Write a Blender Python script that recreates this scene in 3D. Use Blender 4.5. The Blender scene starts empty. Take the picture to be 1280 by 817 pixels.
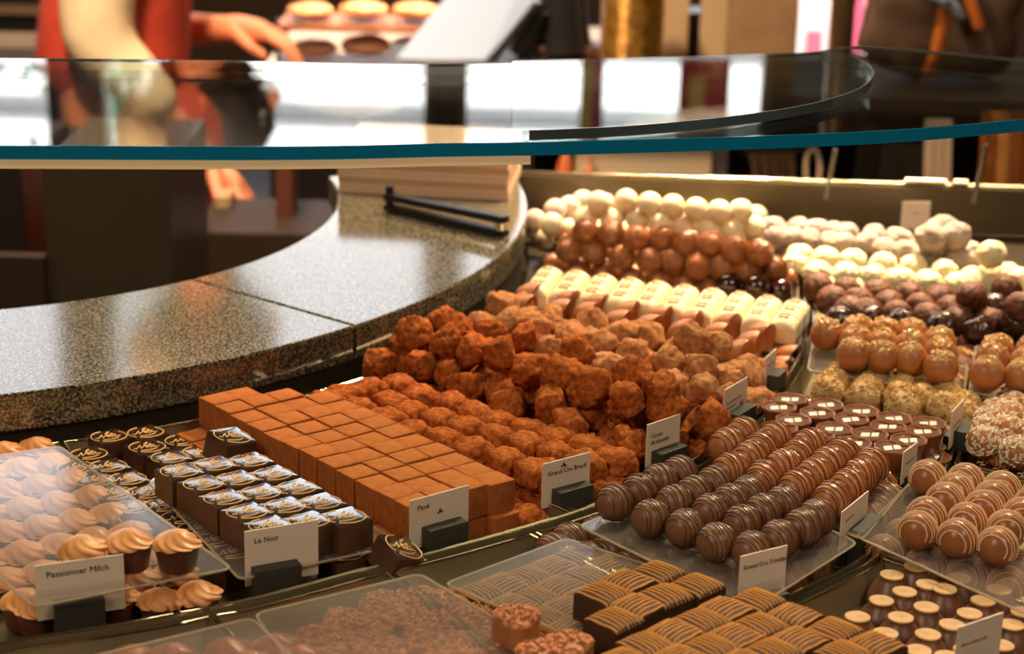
import bpy, bmesh, math, random
from mathutils import Vector, Matrix, noise, Euler
random.seed(7)
PI = math.pi
C = bpy.context.scene.collection
sc = bpy.context.scene

# ------------------------------------------------------------------ camera
FPX = 2400.0; PITCH = math.radians(17.8); ROLL = math.radians(1.5); CZ = 1.55
c0, s0 = math.cos(ROLL), math.sin(ROLL)
fw = Vector((0, math.cos(PITCH), -math.sin(PITCH)))
up0 = Vector((0, math.sin(PITCH), math.cos(PITCH))); rt0 = Vector((1, 0, 0))
rt = rt0*c0 + up0*s0; up = up0*c0 - rt0*s0
cam = bpy.data.cameras.new('camera'); camo = bpy.data.objects.new('camera', cam); C.objects.link(camo)
cam.sensor_width = 36; cam.lens = 36*FPX/1280
m = Matrix((rt, up, -fw)).transposed().to_4x4(); m.translation = Vector((0, 0, CZ)); camo.matrix_world = m
cam.clip_start = .05; cam.clip_end = 100
cam.dof.use_dof = True; cam.dof.focus_distance = 1.24; cam.dof.aperture_fstop = 8.0
sc.camera = camo
# ------------------------------------------------------------------ world and lights
w = bpy.data.worlds.new('world'); sc.world = w; w.use_nodes = True
wt = w.node_tree; bg = wt.nodes['Background']
tc = wt.nodes.new('ShaderNodeTexCoord'); sx = wt.nodes.new('ShaderNodeSeparateXYZ'); rp = wt.nodes.new('ShaderNodeValToRGB')
wt.links.new(tc.outputs['Generated'], sx.inputs[0]); wt.links.new(sx.outputs['Z'], rp.inputs[0]); wt.links.new(rp.outputs[0], bg.inputs['Color'])
rp.color_ramp.elements[0].color = (.93, .92, .95, 1); rp.color_ramp.elements[1].color = (.70, .82, 1, 1)
bg.inputs['Strength'].default_value = 2.6

def area(name, loc, target, size, power, col, spread=PI):
    l = bpy.data.lights.new(name, 'AREA'); l.shape = 'DISK'; l.size = size; l.energy = power; l.color = col; l.spread = spread
    o = bpy.data.objects.new(name, l); C.objects.link(o); o.location = loc
    o.rotation_euler = (Vector(target)-Vector(loc)).to_track_quat('-Z', 'Y').to_euler(); return o
WARM = (1, .72, .45)
area('case_spot', (.75, 2.35, 2.75), (.05, 1.3, 1.04), .14, 6.2, WARM, 1.3)
area('case_spot', (.38, 2.45, 2.5), (.30, 1.86, 1.04), .12, 4.0, WARM, .5)  # separate spot added to brighten the back trays
area('case_spot', (-.25, 2.3, 2.9), (0, 1.25, 1.04), .14, 2, WARM, 1.3)
area('fill_light', (1.3, -.3, 3.2), (.1, 1.2, 1), .8, 17, (1, .80, .60))  # added fill from front right, mainly to brighten the name cards
area('fill_light', (-1.6, -.8, 3.4), (0, 1.2, 1), 1.4, 30, (1, .82, .60))  # added wide fill that lifts the faces turned to the front left
area('fill_light', (1.2, 3.6, 3.6), (.8, 3.4, 0), 1.0, 60, (1, .72, .45))  # unseen light added as ambient fill for the right of the room
area('fill_light', (-1.2, 3.0, 3.6), (-.8, 3.4, .6), .8, 34, (1, .74, .5))  # unseen light added as ambient fill behind the counter at left
area('fill_light', (-.7, 2.2, 2.6), (-.6, 3.1, .7), .2, 26, (1, .76, .52), 1.6)  # added to brighten the dark area around the clerk
sun = bpy.data.lights.new('sun', 'SUN'); sun.energy = 12; sun.color = (1, .97, .92); sun.angle = .02
so = bpy.data.objects.new('sun', sun); C.objects.link(so); so.rotation_euler = Vector((.3, 1, -.9)).to_track_quat('-Z', 'Y').to_euler()

sc.view_settings.view_transform = 'Standard'; sc.view_settings.look = 'None'
sc.view_settings.exposure = 0.18; sc.view_settings.gamma = 1; sc.view_settings.use_curve_mapping = False
sc.cycles.max_bounces = 10; sc.cycles.transparent_max_bounces = 24; sc.cycles.caustics_reflective = False; sc.cycles.caustics_refractive = False
sc.cycles.use_denoising = True; sc.cycles.sample_clamp_indirect = 6

# ------------------------------------------------------------------ pixel -> point helpers
def ray(px, py):
    x = (px-640)/FPX; y = -(py-408.5)/FPX
    return fw + rt*x + up*y
def G(px, py, z):
    d = ray(px, py); return Vector((0, 0, CZ)) + d*((z-CZ)/d.z)
def Q(px, py, Y):
    d = ray(px, py); return Vector((0, 0, CZ)) + d*(Y/d.y)
def proj(p):
    v = Vector(p)-Vector((0, 0, CZ)); k = v.dot(fw)
    return 640+FPX*v.dot(rt)/k, 408.5-FPX*v.dot(up)/k
T = 1.04
CC = Vector((-.585, 1.81))
def pol(r, deg, z=0): a = math.radians(deg); return Vector((CC.x+r*math.cos(a), CC.y+r*math.sin(a), z))
def topol(p): v = Vector((p[0], p[1]))-CC; return v.length, math.degrees(math.atan2(v.y, v.x))

# ------------------------------------------------------------------ materials
def lin(c):
    f = lambda v: v/12.92 if v <= .04045 else ((v+.055)/1.055)**2.4
    return tuple(f(v/255) for v in c)+(1,)
def mat(name, col, rough=.5, metal=0, var=None, scale=200, bump=0, bscale=600, bdist=.0006, coat=0, spec=.5, sss=0, detail=4, emit=0):
    m = bpy.data.materials.new(name); m.use_nodes = True; nt = m.node_tree; p = nt.nodes['Principled BSDF']
    col = col if len(col) == 4 else tuple(col)+(1,)
    p.inputs['Base Color'].default_value = col; p.inputs['Roughness'].default_value = rough; p.inputs['Metallic'].default_value = metal
    p.inputs['Coat Weight'].default_value = coat; p.inputs['Coat Roughness'].default_value = .08; p.inputs['Specular IOR Level'].default_value = spec
    if sss:
        p.inputs['Subsurface Weight'].default_value = sss; p.inputs['Subsurface Radius'].default_value = (.006, .004, .002); p.inputs['Subsurface Scale'].default_value = 1
    g = None
    if var or bump:
        tcn = nt.nodes.new('ShaderNodeTexCoord')
    if var:
        n = nt.nodes.new('ShaderNodeTexNoise'); n.inputs['Scale'].default_value = scale; n.inputs['Detail'].default_value = detail
        r = nt.nodes.new('ShaderNodeValToRGB'); r.color_ramp.elements[0].position = .35; r.color_ramp.elements[1].position = .65
        var = var if len(var) == 4 else tuple(var)+(1,)
        r.color_ramp.elements[0].color = var; r.color_ramp.elements[1].color = col
        nt.links.new(tcn.outputs['Object'], n.inputs['Vector']); nt.links.new(n.outputs['Fac'], r.inputs[0]); nt.links.new(r.outputs[0], p.inputs['Base Color'])
    if bump:
        n2 = nt.nodes.new('ShaderNodeTexNoise'); n2.inputs['Scale'].default_value = bscale; n2.inputs['Detail'].default_value = 5
        b = nt.nodes.new('ShaderNodeBump'); b.inputs['Strength'].default_value = bump; b.inputs['Distance'].default_value = bdist
        nt.links.new(tcn.outputs['Object'], n2.inputs['Vector']); nt.links.new(n2.outputs['Fac'], b.inputs['Height']); nt.links.new(b.outputs[0], p.inputs['Normal'])
    if emit:
        p.inputs['Emission Color'].default_value = col; p.inputs['Emission Strength'].default_value = emit
    return m
def glass(name, tint=(1, 1, 1, 1), rough=.0, base=.04, haze=0, hazecol=(1, 1, 1, 1)):
    """thin clear sheet: straight transmission plus Schlick reflection on each face"""
    m = bpy.data.materials.new(name); m.use_nodes = True; nt = m.node_tree; nt.nodes.remove(nt.nodes['Principled BSDF'])
    out = nt.nodes['Material Output']; N = nt.nodes.new; L = nt.links.new
    geo = N('ShaderNodeNewGeometry'); dt = N('ShaderNodeVectorMath'); dt.operation = 'DOT_PRODUCT'
    L(geo.outputs['Incoming'], dt.inputs[0]); L(geo.outputs['Normal'], dt.inputs[1])
    ab = N('ShaderNodeMath'); ab.operation = 'ABSOLUTE'; L(dt.outputs['Value'], ab.inputs[0])
    su = N('ShaderNodeMath'); su.operation = 'SUBTRACT'; su.inputs[0].default_value = 1; L(ab.outputs[0], su.inputs[1])
    pw = N('ShaderNodeMath'); pw.operation = 'POWER'; pw.inputs[1].default_value = 5; L(su.outputs[0], pw.inputs[0])
    ma = N('ShaderNodeMath'); ma.operation = 'MULTIPLY_ADD'; ma.inputs[1].default_value = 1-base; ma.inputs[2].default_value = base; L(pw.outputs[0], ma.inputs[0])
    tr = N('ShaderNodeBsdfTransparent'); tr.inputs[0].default_value = tint
    gl = N('ShaderNodeBsdfGlossy'); gl.inputs['Roughness'].default_value = rough
    mx = N('ShaderNodeMixShader'); L(ma.outputs[0], mx.inputs[0]); L(gl.outputs[0], mx.inputs[2])
    if haze:
        df = N('ShaderNodeBsdfDiffuse'); df.inputs[0].default_value = hazecol
        m2 = N('ShaderNodeMixShader'); m2.inputs[0].default_value = haze; L(tr.outputs[0], m2.inputs[1]); L(df.outputs[0], m2.inputs[2]); L(m2.outputs[0], mx.inputs[1])
    else: L(tr.outputs[0], mx.inputs[1])
    L(mx.outputs[0], out.inputs[0]); return m

M_rust = mat('rust_cocoa', lin((194, 108, 48)), .95, var=lin((142, 70, 28)), scale=260, bump=.9, bscale=500, bdist=.0012, spec=.15)
M_cube = mat('cube_cocoa', lin((184, 110, 56)), .95, var=lin((166, 94, 45)), scale=160, bump=.35, bscale=1200, bdist=.0004, spec=.15)
M_lcocoa = mat('light_cocoa', lin((204, 144, 96)), .95, var=lin((166, 110, 68)), scale=220, bump=.8, bscale=600, bdist=.0009, spec=.15)
M_milk = mat('milk_chocolate', lin((184, 120, 70)), .38, var=lin((172, 108, 60)), scale=60, bump=.1, bscale=300, bdist=.0005)
M_milkd = mat('milk_stripe', lin((124, 68, 38)), .35, coat=.2)
M_hmilk = mat('warm_milk_chocolate', lin((164, 102, 58)), .34, var=lin((150, 90, 48)), scale=60, coat=.1)
M_dark = mat('dark_chocolate', lin((132, 90, 60)), .38, var=lin((118, 78, 52)), scale=80, bump=.1, bscale=300, bdist=.0004)
M_darks = mat('dark_stripe', lin((86, 54, 36)), .35)
M_noir = mat('noir_chocolate', lin((96, 64, 44)), .4, var=lin((70, 44, 30)), scale=60)
M_film = mat('printed_film', lin((58, 40, 34)), .12, coat=1, spec=1.0)
M_vdark = mat('glossy_dark', lin((60, 26, 18)), .15, coat=.8)
M_white = mat('white_chocolate', lin((250, 234, 196)), .4, var=lin((244, 226, 184)), scale=60, sss=.3, bump=.1, bscale=300, bdist=.0004)
M_whiter = mat('rough_white_chocolate', lin((244, 230, 184)), .6, bump=.8, bscale=260, bdist=.002, sss=.2)
M_grey = mat('icing_dusted', lin((178, 162, 150)), .9, var=lin((158, 140, 128)), scale=120, bump=.4, bscale=500)
M_pale = mat('pale_dusted', lin((236, 214, 196)), .9)
M_wstripe = mat('white_stripe', lin((244, 214, 170)), .4)
M_bdust = mat('brown_dusted', lin((122, 70, 36)), .6, var=lin((80, 44, 22)), scale=160, bump=.8, bscale=420, bdist=.0012)
M_nut = mat('chopped_nut', lin((244, 210, 146)), .6, var=lin((196, 156, 84)), scale=120, coat=.1)
M_pist = mat('pistachio_crumb', lin((224, 190, 130)), .8, var=lin((192, 150, 92)), scale=160)
M_coco = mat('coconut_flake', lin((240, 222, 196)), .8)
M_gold = mat('gold_print', lin((250, 200, 120)), .4)
M_choc2 = mat('cupcake_cup', lin((104, 58, 34)), .45, var=lin((92, 50, 28)), scale=60, coat=.1)
M_cream = mat('mocha_cream', lin((226, 160, 98)), .45, var=lin((212, 144, 82)), scale=60, sss=.1, coat=.1)
M_cream2 = mat('brown_cream', lin((158, 88, 44)), .4, coat=.1)
M_amber = mat('amber_stripe', lin((214, 154, 76)), .6, spec=.2)
M_weave = mat('woven_dark', lin((70, 45, 28)), .6, spec=.3)
M_nib = mat('nib_crumb', lin((206, 138, 88)), .7, var=lin((156, 98, 60)), scale=300)
M_disc = mat('beige_disc', lin((206, 172, 120)), .6, var=lin((190, 154, 102)), scale=90)
M_bell = mat('bell_chocolate', lin((128, 88, 60)), .42, var=lin((100, 62, 40)), scale=60, coat=.1)
M_liq = mat('cup_filling', lin((104, 56, 32)), .3, coat=.1)
M_label = mat('white_print', lin((240, 225, 215)), .6)
M_card = mat('card_stock', lin((244, 226, 204)), .7, spec=.2)
M_ink = mat('ink', lin((60, 46, 38)), .8)
M_slate = mat('holder_block', lin((60, 56, 46)), .6, var=lin((50, 47, 38)), scale=60, bump=.2)
M_steel = mat('tray_steel', lin((160, 146, 114)), .42, metal=.6, var=lin((142, 130, 100)), scale=14)
M_rim = mat('tray_rim', lin((226, 208, 176)), .18, metal=1)
M_gran = mat('granite', lin((140, 128, 108)), .10, spec=1.0)
M_black = mat('black_plastic', (.012, .011, .011), .35)
M_chrome = mat('chrome', (.8, .78, .74), .12, metal=1)
M_acr = glass('acrylic_sheet', (.97, .96, .94, 1), .09, .055, haze=.06, hazecol=(.95, .85, .75, 1))
M_shelf = glass('shelf_glass', (.90, .96, .95, 1), 0.0, .045)
M_pane = glass('window_pane', (.98, .99, .99, 1), 0.0, .04)
M_teal = mat('glass_edge', (.004, .20, .38), .12, coat=.6)
M_teal2 = mat('thin_glass_edge', (.16, .19, .19), .1, coat=.6)

# granite: three-tone speckle
nt = M_gran.node_tree; p = nt.nodes['Principled BSDF']; tcn = nt.nodes.new('ShaderNodeTexCoord')
v1 = nt.nodes.new('ShaderNodeTexNoise'); v1.inputs['Scale'].default_value = 520; v1.inputs['Detail'].default_value = 3
r1 = nt.nodes.new('ShaderNodeValToRGB'); r1.color_ramp.interpolation = 'LINEAR'
e = r1.color_ramp.elements; e[0].position = .40; e[0].color = lin((44, 42, 32)); e[1].position = .62; e[1].color = lin((158, 150, 126))
e2 = e.new(.5); e2.color = lin((92, 86, 68))
nt.links.new(tcn.outputs['Object'], v1.inputs['Vector']); nt.links.new(v1.outputs['Fac'], r1.inputs[0]); nt.links.new(r1.outputs[0], p.inputs['Base Color'])

# ------------------------------------------------------------------ mesh helpers
class MB:
    def __init__(s): s.v = []; s.f = []
    def add(s, v, f):
        n = len(s.v); s.v += [tuple(x) for x in v]; s.f += [tuple(i+n for i in q) for q in f]; return s
    def box(s, lo, hi, M=None):
        v = [Vector((x, y, z)) for z in (lo[2], hi[2]) for y in (lo[1], hi[1]) for x in (lo[0], hi[0])]
        if M: v = [M @ q for q in v]
        return s.add(v, [(0, 2, 3, 1), (4, 5, 7, 6), (0, 1, 5, 4), (2, 6, 7, 3), (0, 4, 6, 2), (1, 3, 7, 5)])
    def tube(s, pts, r, n=6, closed=False):
        pts = [Vector(q) for q in pts]; rr = r if isinstance(r, (list, tuple)) else [r]*len(pts)
        k = len(pts); vs = []; prev = None
        for i in range(k):
            a = pts[(i-1) % k] if (closed or i > 0) else pts[i]; b = pts[(i+1) % k] if (closed or i < k-1) else pts[i]
            t = (b-a).normalized()
            h = prev if prev is not None else (Vector((0, 0, 1)) if abs(t.z) < .9 else Vector((1, 0, 0)))
            u = (h-t*h.dot(t)); u = u.normalized() if u.length > 1e-9 else t.orthogonal().normalized(); prev = u; w_ = t.cross(u)
            for j in range(n):
                an = 2*PI*j/n; vs.append(pts[i]+(u*math.cos(an)+w_*math.sin(an))*rr[i])
        fs = []
        for i in range(k if closed else k-1):
            for j in range(n):
                a = i*n+j; b = i*n+(j+1) % n; c = ((i+1) % k)*n+(j+1) % n; d = ((i+1) % k)*n+j; fs.append((a, b, c, d))
        if not closed: fs += [tuple(range(n))[::-1], tuple((k-1)*n+j for j in range(n))]
        return s.add(vs, fs)
    def lathe(s, prof, n=24, fn=None):
        vs = []
        for (r, z) in prof:
            for j in range(n):
                a = 2*PI*j/n; q = fn(a, z) if fn else 1; vs.append((r*q*math.cos(a), r*q*math.sin(a), z))
        fs = [(i*n+j, i*n+(j+1) % n, (i+1)*n+(j+1) % n, (i+1)*n+j) for i in range(len(prof)-1) for j in range(n)]
        fs += [tuple(range(n))[::-1], tuple((len(prof)-1)*n+j for j in range(n))]
        return s.add(vs, fs)
    def prism(s, poly, z0, z1):
        n = len(poly); vs = [(q[0], q[1], z0) for q in poly]+[(q[0], q[1], z1) for q in poly]
        return s.add(vs, [tuple(range(n))[::-1], tuple(range(n, 2*n))]+[(i, (i+1) % n, n+(i+1) % n, n+i) for i in range(n)])
    def strip(s, inner, outer, z0, z1):
        n = len(inner); vs = []
        for a, b in zip(inner, outer): vs += [(a[0], a[1], z0), (b[0], b[1], z0), (b[0], b[1], z1), (a[0], a[1], z1)]
        fs = []
        for i in range(n-1):
            for j in range(4): fs.append((4*i+j, 4*i+(j+1) % 4, 4*i+4+(j+1) % 4, 4*i+4+j))
        fs += [(0, 3, 2, 1), tuple(4*(n-1)+j for j in range(4))]
        return s.add(vs, fs)
    def mesh(s, name, m, smooth=True, bevel=0, seg=2):
        me = bpy.data.meshes.new(name); me.from_pydata(s.v, [], s.f); 
        bm = bmesh.new(); bm.from_mesh(me); bmesh.ops.recalc_face_normals(bm, faces=bm.faces)
        if bevel: bmesh.ops.bevel(bm, geom=list(bm.edges), offset=bevel, segments=seg, affect='EDGES', profile=.6)
        bm.to_mesh(me); bm.free(); me.materials.append(m)
        if smooth:
            me.polygons.foreach_set('use_smooth', [True]*len(me.polygons))
            if hasattr(me, 'set_sharp_from_angle'): me.set_sharp_from_angle(angle=math.radians(50))
        return me
def ob(name, me, parent=None, loc=None, rot=None, scale=None):
    o = bpy.data.objects.new(name, me); C.objects.link(o)
    if parent is not None: o.parent = parent
    if loc is not None: o.location = loc
    if rot is not None: o.rotation_euler = rot
    if scale is not None: o.scale = (scale,)*3 if isinstance(scale, (int, float)) else scale
    return o
def tag(o, label=None, cat=None, group=None, kind=None):
    if label: o['label'] = label
    if cat: o['category'] = cat
    if group: o['group'] = group
    if kind: o['kind'] = kind
    return o
def thing(name, label, cat, loc=(0, 0, 0), group=None):
    o = ob(name, None, None, loc); o.empty_display_size = .02; return tag(o, label, cat, group)
ORD = ['zeroth', 'first', 'second', 'third', 'fourth', 'fifth', 'sixth', 'seventh', 'eighth', 'ninth', 'tenth', 'eleventh', 'twelfth', 'thirteenth', 'fourteenth', 'fifteenth', 'sixteenth', 'seventeenth', 'eighteenth', 'nineteenth', 'twentieth']
def od(i): return ORD[i] if i < len(ORD) else str(i)+'th'

def inst(kind, loc, rot=(0, 0, 0), scale=1, label='', group=''):
    k = KINDS[kind]; me = k['mesh']; me = random.choice(me) if isinstance(me, list) else me
    o = ob(k['name'], me, None, loc, rot, scale)
    if kind == 'cube': o.scale.z = random.uniform(.985, 1.04)
    tag(o, label, k.get('cat', 'chocolate'), group)
    for (n, cm, *lb) in k.get('parts', []):
        c = ob(n, random.choice(cm) if isinstance(cm, list) else cm, o)
        if lb: c['label'] = lb[0]
    return o

# ------------------------------------------------------------------ product meshes
def ball(r, m, flat=.12, n=24, lump=.02, name='shell', seed=0):
    b = MB(); rows = 14; prof = []
    for i in range(1, rows):
        a = PI*i/rows; prof.append((r*math.sin(a), -r*math.cos(a)))
    b.lathe(prof, n)
    v = []
    for q in b.v:
        q = Vector(q); q *= 1+lump*noise.noise(q*120+Vector((seed*7.3, seed, 0)))
        if q.z < -r*(1-flat): q.z = -r*(1-flat)
        v.append(tuple(q))
    b.v = v; return b.mesh(name, m)
def stripes(r, m, n=10, th=.0007, span=2.2, name='drizzle', seed=0, spread=.86):
    """thin lines piped across the ball: parallel arcs round the x axis"""
    rnd = random.Random(seed); b = MB()
    for i in range(n):
        d = r*spread*(2*(i+.5)/n-1)+rnd.uniform(-.0005, .0005); rr = math.sqrt(max(r*r-d*d, 1e-8))
        tl = rnd.uniform(-.05, .05); ph = rnd.uniform(0, 6)
        pts = []
        for j in range(19):
            a = -span+2*span*j/18
            x = d+tl*rr*math.sin(a)+.0003*math.sin(3*a+ph); q = Vector((x, rr*math.sin(a), rr*math.cos(a))); q = q.normalized()*(r*1.008)
            pts.append(q)
        b.tube(pts, th*rnd.uniform(.8, 1.25), 5)
    return b.mesh(name, m)
def lump_mesh(r, m, seed, amp=.16, cut=4, sq=(1, 1, 1), sub=4, fine=.035, name='truffle'):
    bm = bmesh.new(); bmesh.ops.create_icosphere(bm, subdivisions=sub, radius=1)
    rnd = random.Random(seed); planes = []
    for k in range(cut):
        n = Vector((rnd.gauss(0, 1), rnd.gauss(0, 1), rnd.gauss(0, .8))).normalized(); planes.append((n, rnd.uniform(.64, .88)))
    off = Vector((seed*3.1, seed*1.7, seed*.9))
    for v in bm.verts:
        p = v.co.copy(); p *= 1+amp*noise.noise(p*1.3+off)+fine*noise.noise(p*5+off)+fine*.5*noise.noise(p*12+off)
        for n, d in planes:
            e = p.dot(n)-d
            if e > 0: p -= n*e*.85
        rdg = abs(noise.noise(p*2.4+off*2)); p *= 1-(.17 if fine > .08 else .10)*max(0, .16-rdg)/.16
        v.co = Vector((p.x*sq[0], p.y*sq[1], p.z*sq[2]))*r
    me = bpy.data.meshes.new(name); bm.to_mesh(me); bm.free(); me.materials.append(m)
    me.polygons.foreach_set('use_smooth', [True]*len(me.polygons)); return me
def pillow_mesh(sx_, sy_, sz_, m, seed, name='square_truffle', amp=.10, pw=.36):
    """rounded, slightly crumbly block (superellipsoid); origin at the base"""
    bm = bmesh.new(); bmesh.ops.create_icosphere(bm, subdivisions=4, radius=1); off = Vector((seed*2.3, seed*.7, seed*1.9))
    for v in bm.verts:
        p = v.co; q = Vector([math.copysign(abs(c)**pw, c) for c in p]); k = max(abs(q.x), abs(q.y), abs(q.z)); 
        l = (abs(q.x)**5+abs(q.y)**5+abs(q.z)**5)**.2; q = p/((abs(p.x)**5+abs(p.y)**5+abs(p.z)**4)**.2)
        q *= 1+amp*noise.noise(q*1.4+off)+.10*noise.noise(q*3.2+off)+.04*noise.noise(q*9+off)-.10*max(0, .12-abs(noise.noise(q*2.1+off*3)))/.12
        if q.z > 0: q.z *= 1+.12*(1-min(1, q.x*q.x+q.y*q.y))
        v.co = Vector((q.x*sx_/2, q.y*sy_/2, q.z*sz_/2+sz_/2))
    me = bpy.data.meshes.new(name); bm.to_mesh(me); bm.free(); me.materials.append(m)
    me.polygons.foreach_set('use_smooth', [True]*len(me.polygons)); return me
def chips(r, m, n, size, zmin, seed=0, name='flakes', long=1.0, top_only=False):
    rnd = random.Random(seed); b = MB()
    for i in range(n):
        z = rnd.uniform(zmin, 1); a = rnd.uniform(0, 2*PI); q = math.sqrt(max(0, 1-z*z)); nrm = Vector((q*math.cos(a), q*math.sin(a), z))
        t = nrm.orthogonal().normalized(); t = Matrix.Rotation(rnd.uniform(0, 6.3), 3, nrm) @ t; u = nrm.cross(t)
        s1 = size*rnd.uniform(.6, 1.3)*long; s2 = size*rnd.uniform(.5, 1)/max(1, long*.6); h = size*rnd.uniform(.3, .7); c = nrm*r*1.0
        tilt = nrm*rnd.uniform(-.3, .3)
        vs = [c-t*s1-u*s2*.6-nrm*h*.5, c+t*s1-u*s2-nrm*h*.5, c+(t+tilt)*s1*.9+u*s2-nrm*h*.3, c-t*s1*.8+u*s2*.8-nrm*h*.3, c-t*s1*.5-u*s2*.3+nrm*h, c+t*s1*.6+u*s2*.3+nrm*h]
        b.add(vs, [(3, 2, 1, 0), (0, 1, 5, 4), (1, 2, 5), (2, 3, 4, 5), (3, 0, 4)])
    return b.mesh(name, m, smooth=False)
def swirl(R, H, m, name='cream_swirl', ridges=7, tw=2.2, seed=0):
    rnd = random.Random(seed); b = MB(); n = 56; prof = []
    K = 16
    for i in range(K+1):
        t = i/K; prof.append((R*(math.cos(t*PI/2)**.75)*(1 if t < 1 else 0)+.0004, H*(t**1.15), t))
    vs = []
    for (r, z, t) in prof:
        for j in range(n):
            a = 2*PI*j/n; f = 1+.085*(1-.35*t)*(abs(math.cos(ridges*.5*(a+tw*t)))*2-1)
            vs.append((r*f*math.cos(a)*(1+.03*math.sin(a+seed)), r*f*math.sin(a), z+.0016*math.sin(a*1+tw*3*t)*(1-t)))
    fs = [(i*n+j, i*n+(j+1) % n, (i+1)*n+(j+1) % n, (i+1)*n+j) for i in range(K) for j in range(n)]
    fs += [tuple(range(n))[::-1], tuple(K*n+j for j in range(n))]
    b.add(vs, fs); return b.mesh(name, m)

KINDS = {}
KINDS['dark_ball'] = dict(name='striped_truffle', mesh=ball(.0122, M_dark), parts=[('drizzle', [stripes(.0122, M_darks, 9, .00030, seed=i) for i in range(3)])])
KINDS['milk_ball'] = dict(name='striped_truffle', mesh=ball(.0125, M_milk), parts=[('drizzle', [stripes(.0125, M_milkd, 8, .00045, seed=i+9) for i in range(3)], 'dark brown drizzle lines')])
KINDS['wstripe_ball'] = dict(name='striped_truffle', mesh=ball(.0124, M_hmilk), parts=[('drizzle', [stripes(.0124, M_wstripe, 8, .00036, span=2.0, seed=i+19) for i in range(3)], 'creamy white drizzle lines')])
KINDS['lined_ball'] = dict(name='lined_truffle', mesh=ball(.0122, M_hmilk), parts=[('drizzle', [stripes(.0122, M_hmilk, 8, .0007, seed=i+29) for i in range(3)])])
KINDS['glossy_ball'] = dict(name='glossy_truffle', mesh=ball(.0122, M_vdark))
KINDS['white_ball'] = dict(name='white_truffle', mesh=ball(.0122, M_white))
KINDS['rough_white'] = dict(name='rough_white_truffle', mesh=[lump_mesh(.0135, M_whiter, 60+i, .08, 0, fine=.06) for i in range(3)])
KINDS['grey_ball'] = dict(name='icing_dusted_truffle', mesh=[lump_mesh(.0125, M_grey, 70+i, .10, 0, (1, 1.12, .95), fine=.02) for i in range(3)])
KINDS['pale_ball'] = dict(name='pale_truffle', mesh=ball(.0122, M_pale))
KINDS['dusted_ball'] = dict(name='dusted_truffle', mesh=[lump_mesh(.0138, M_bdust, 80+i, .08, 1, fine=.05) for i in range(3)])
KINDS['shiny_lump'] = dict(name='shiny_dark_truffle', mesh=[lump_mesh(.0138, mat('shiny_rough_dark', lin((64, 34, 22)), .22, bump=.6, bscale=260, bdist=.001, coat=.6), 85+i, .08, 1, fine=.05) for i in range(2)])
KINDS['nut_ball'] = dict(name='nut_topped_truffle', mesh=ball(.0134, M_milk), parts=[('nut_topping', [chips(.0136, M_nut, 30, .0020, .68, seed=i) for i in range(3)], 'golden chopped nut topping')])
KINDS['pist_ball'] = dict(name='crumb_coated_truffle', mesh=ball(.0125, M_pist, lump=.06), parts=[('crumb_coating', [chips(.0127, M_pist, 330, .0013, -.8, seed=40+i) for i in range(2)])])
KINDS['coco_ball'] = dict(name='coconut_truffle', mesh=ball(.0125, M_milk), parts=[('coconut_flakes', [chips(.0127, M_coco, 190, .0012, -.5, seed=50+i, long=1.6) for i in range(2)], 'white coconut flakes')])
KINDS['rust'] = dict(name='cocoa_truffle', mesh=[lump_mesh(.0150, M_rust, i, .32, 8, fine=.12) for i in range(9)])
KINDS['light'] = dict(name='cocoa_truffle', mesh=[lump_mesh(.0145, M_lcocoa, 20+i, .26, 6, fine=.09) for i in range(8)])
KINDS['pillow'] = dict(name='square_cocoa_truffle', mesh=[pillow_mesh(.0262, .0218, .0185, M_rust, 30+i, amp=.16) for i in range(7)])
# cube
def cube_mesh(s, seed, m, name):
    rnd = random.Random(seed); b = MB(); b.box((-s/2, -s/2, 0), (s/2, s/2, s*1.02)); b.v = [tuple(c+rnd.uniform(-.0004, .0004) for c in q) for q in b.v]
    me = b.mesh(name, m, bevel=.0011, seg=2); return me
KINDS['cube'] = dict(name='cocoa_cube', mesh=[cube_mesh(.0203, i, M_cube, 'cocoa_cube') for i in range(5)])
# glossy printed square
def domed(sx_, sy_, h, m, name, dome=.0012, n=9, corner=.0012):
    b = MB(); vs = []
    def f(u): return math.copysign(1-(1-abs(u))**1.6, u)
    g = [[(sx_/2*f(-1+2*i/(n-1)), sy_/2*f(-1+2*j/(n-1)), h+dome*(1-(-1+2*i/(n-1))**2)*(1-(-1+2*j/(n-1))**2)) for j in range(n)] for i in range(n)]
    vs = [q for r_ in g for q in r_]; fs = [(i*n+j, (i+1)*n+j, (i+1)*n+j+1, i*n+j+1) for i in range(n-1) for j in range(n-1)]
    ring = [i*n for i in range(n)]+[(n-1)*n+j for j in range(1, n)]+[i*n+n-1 for i in range(n-2, -1, -1)]+[j for j in range(n-2, 0, -1)]
    k = len(vs)
    for q in ring: x, y, z = vs[q]; vs.append((x*1.02, y*1.02, z-.0012))
    k2 = len(vs)
    for q in ring: x, y, z = vs[q]; vs.append((x*1.03, y*1.03, 0))
    L_ = len(ring)
    for i in range(L_):
        j = (i+1) % L_; fs.append((ring[i], ring[j], k+j, k+i)); fs.append((k+i, k+j, k2+j, k2+i))
    fs.append(tuple(range(k2, k2+L_))); b.add(vs, fs); return b.mesh(name, m)
def dz(x, y, s, h, dome):
    f = lambda v: 1-max(0, 1-min(1, abs(v)/(s/2)))**(1/1.6)
    return h+dome*max(0, 1-f(x)**2)*max(0, 1-f(y)**2)
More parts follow.
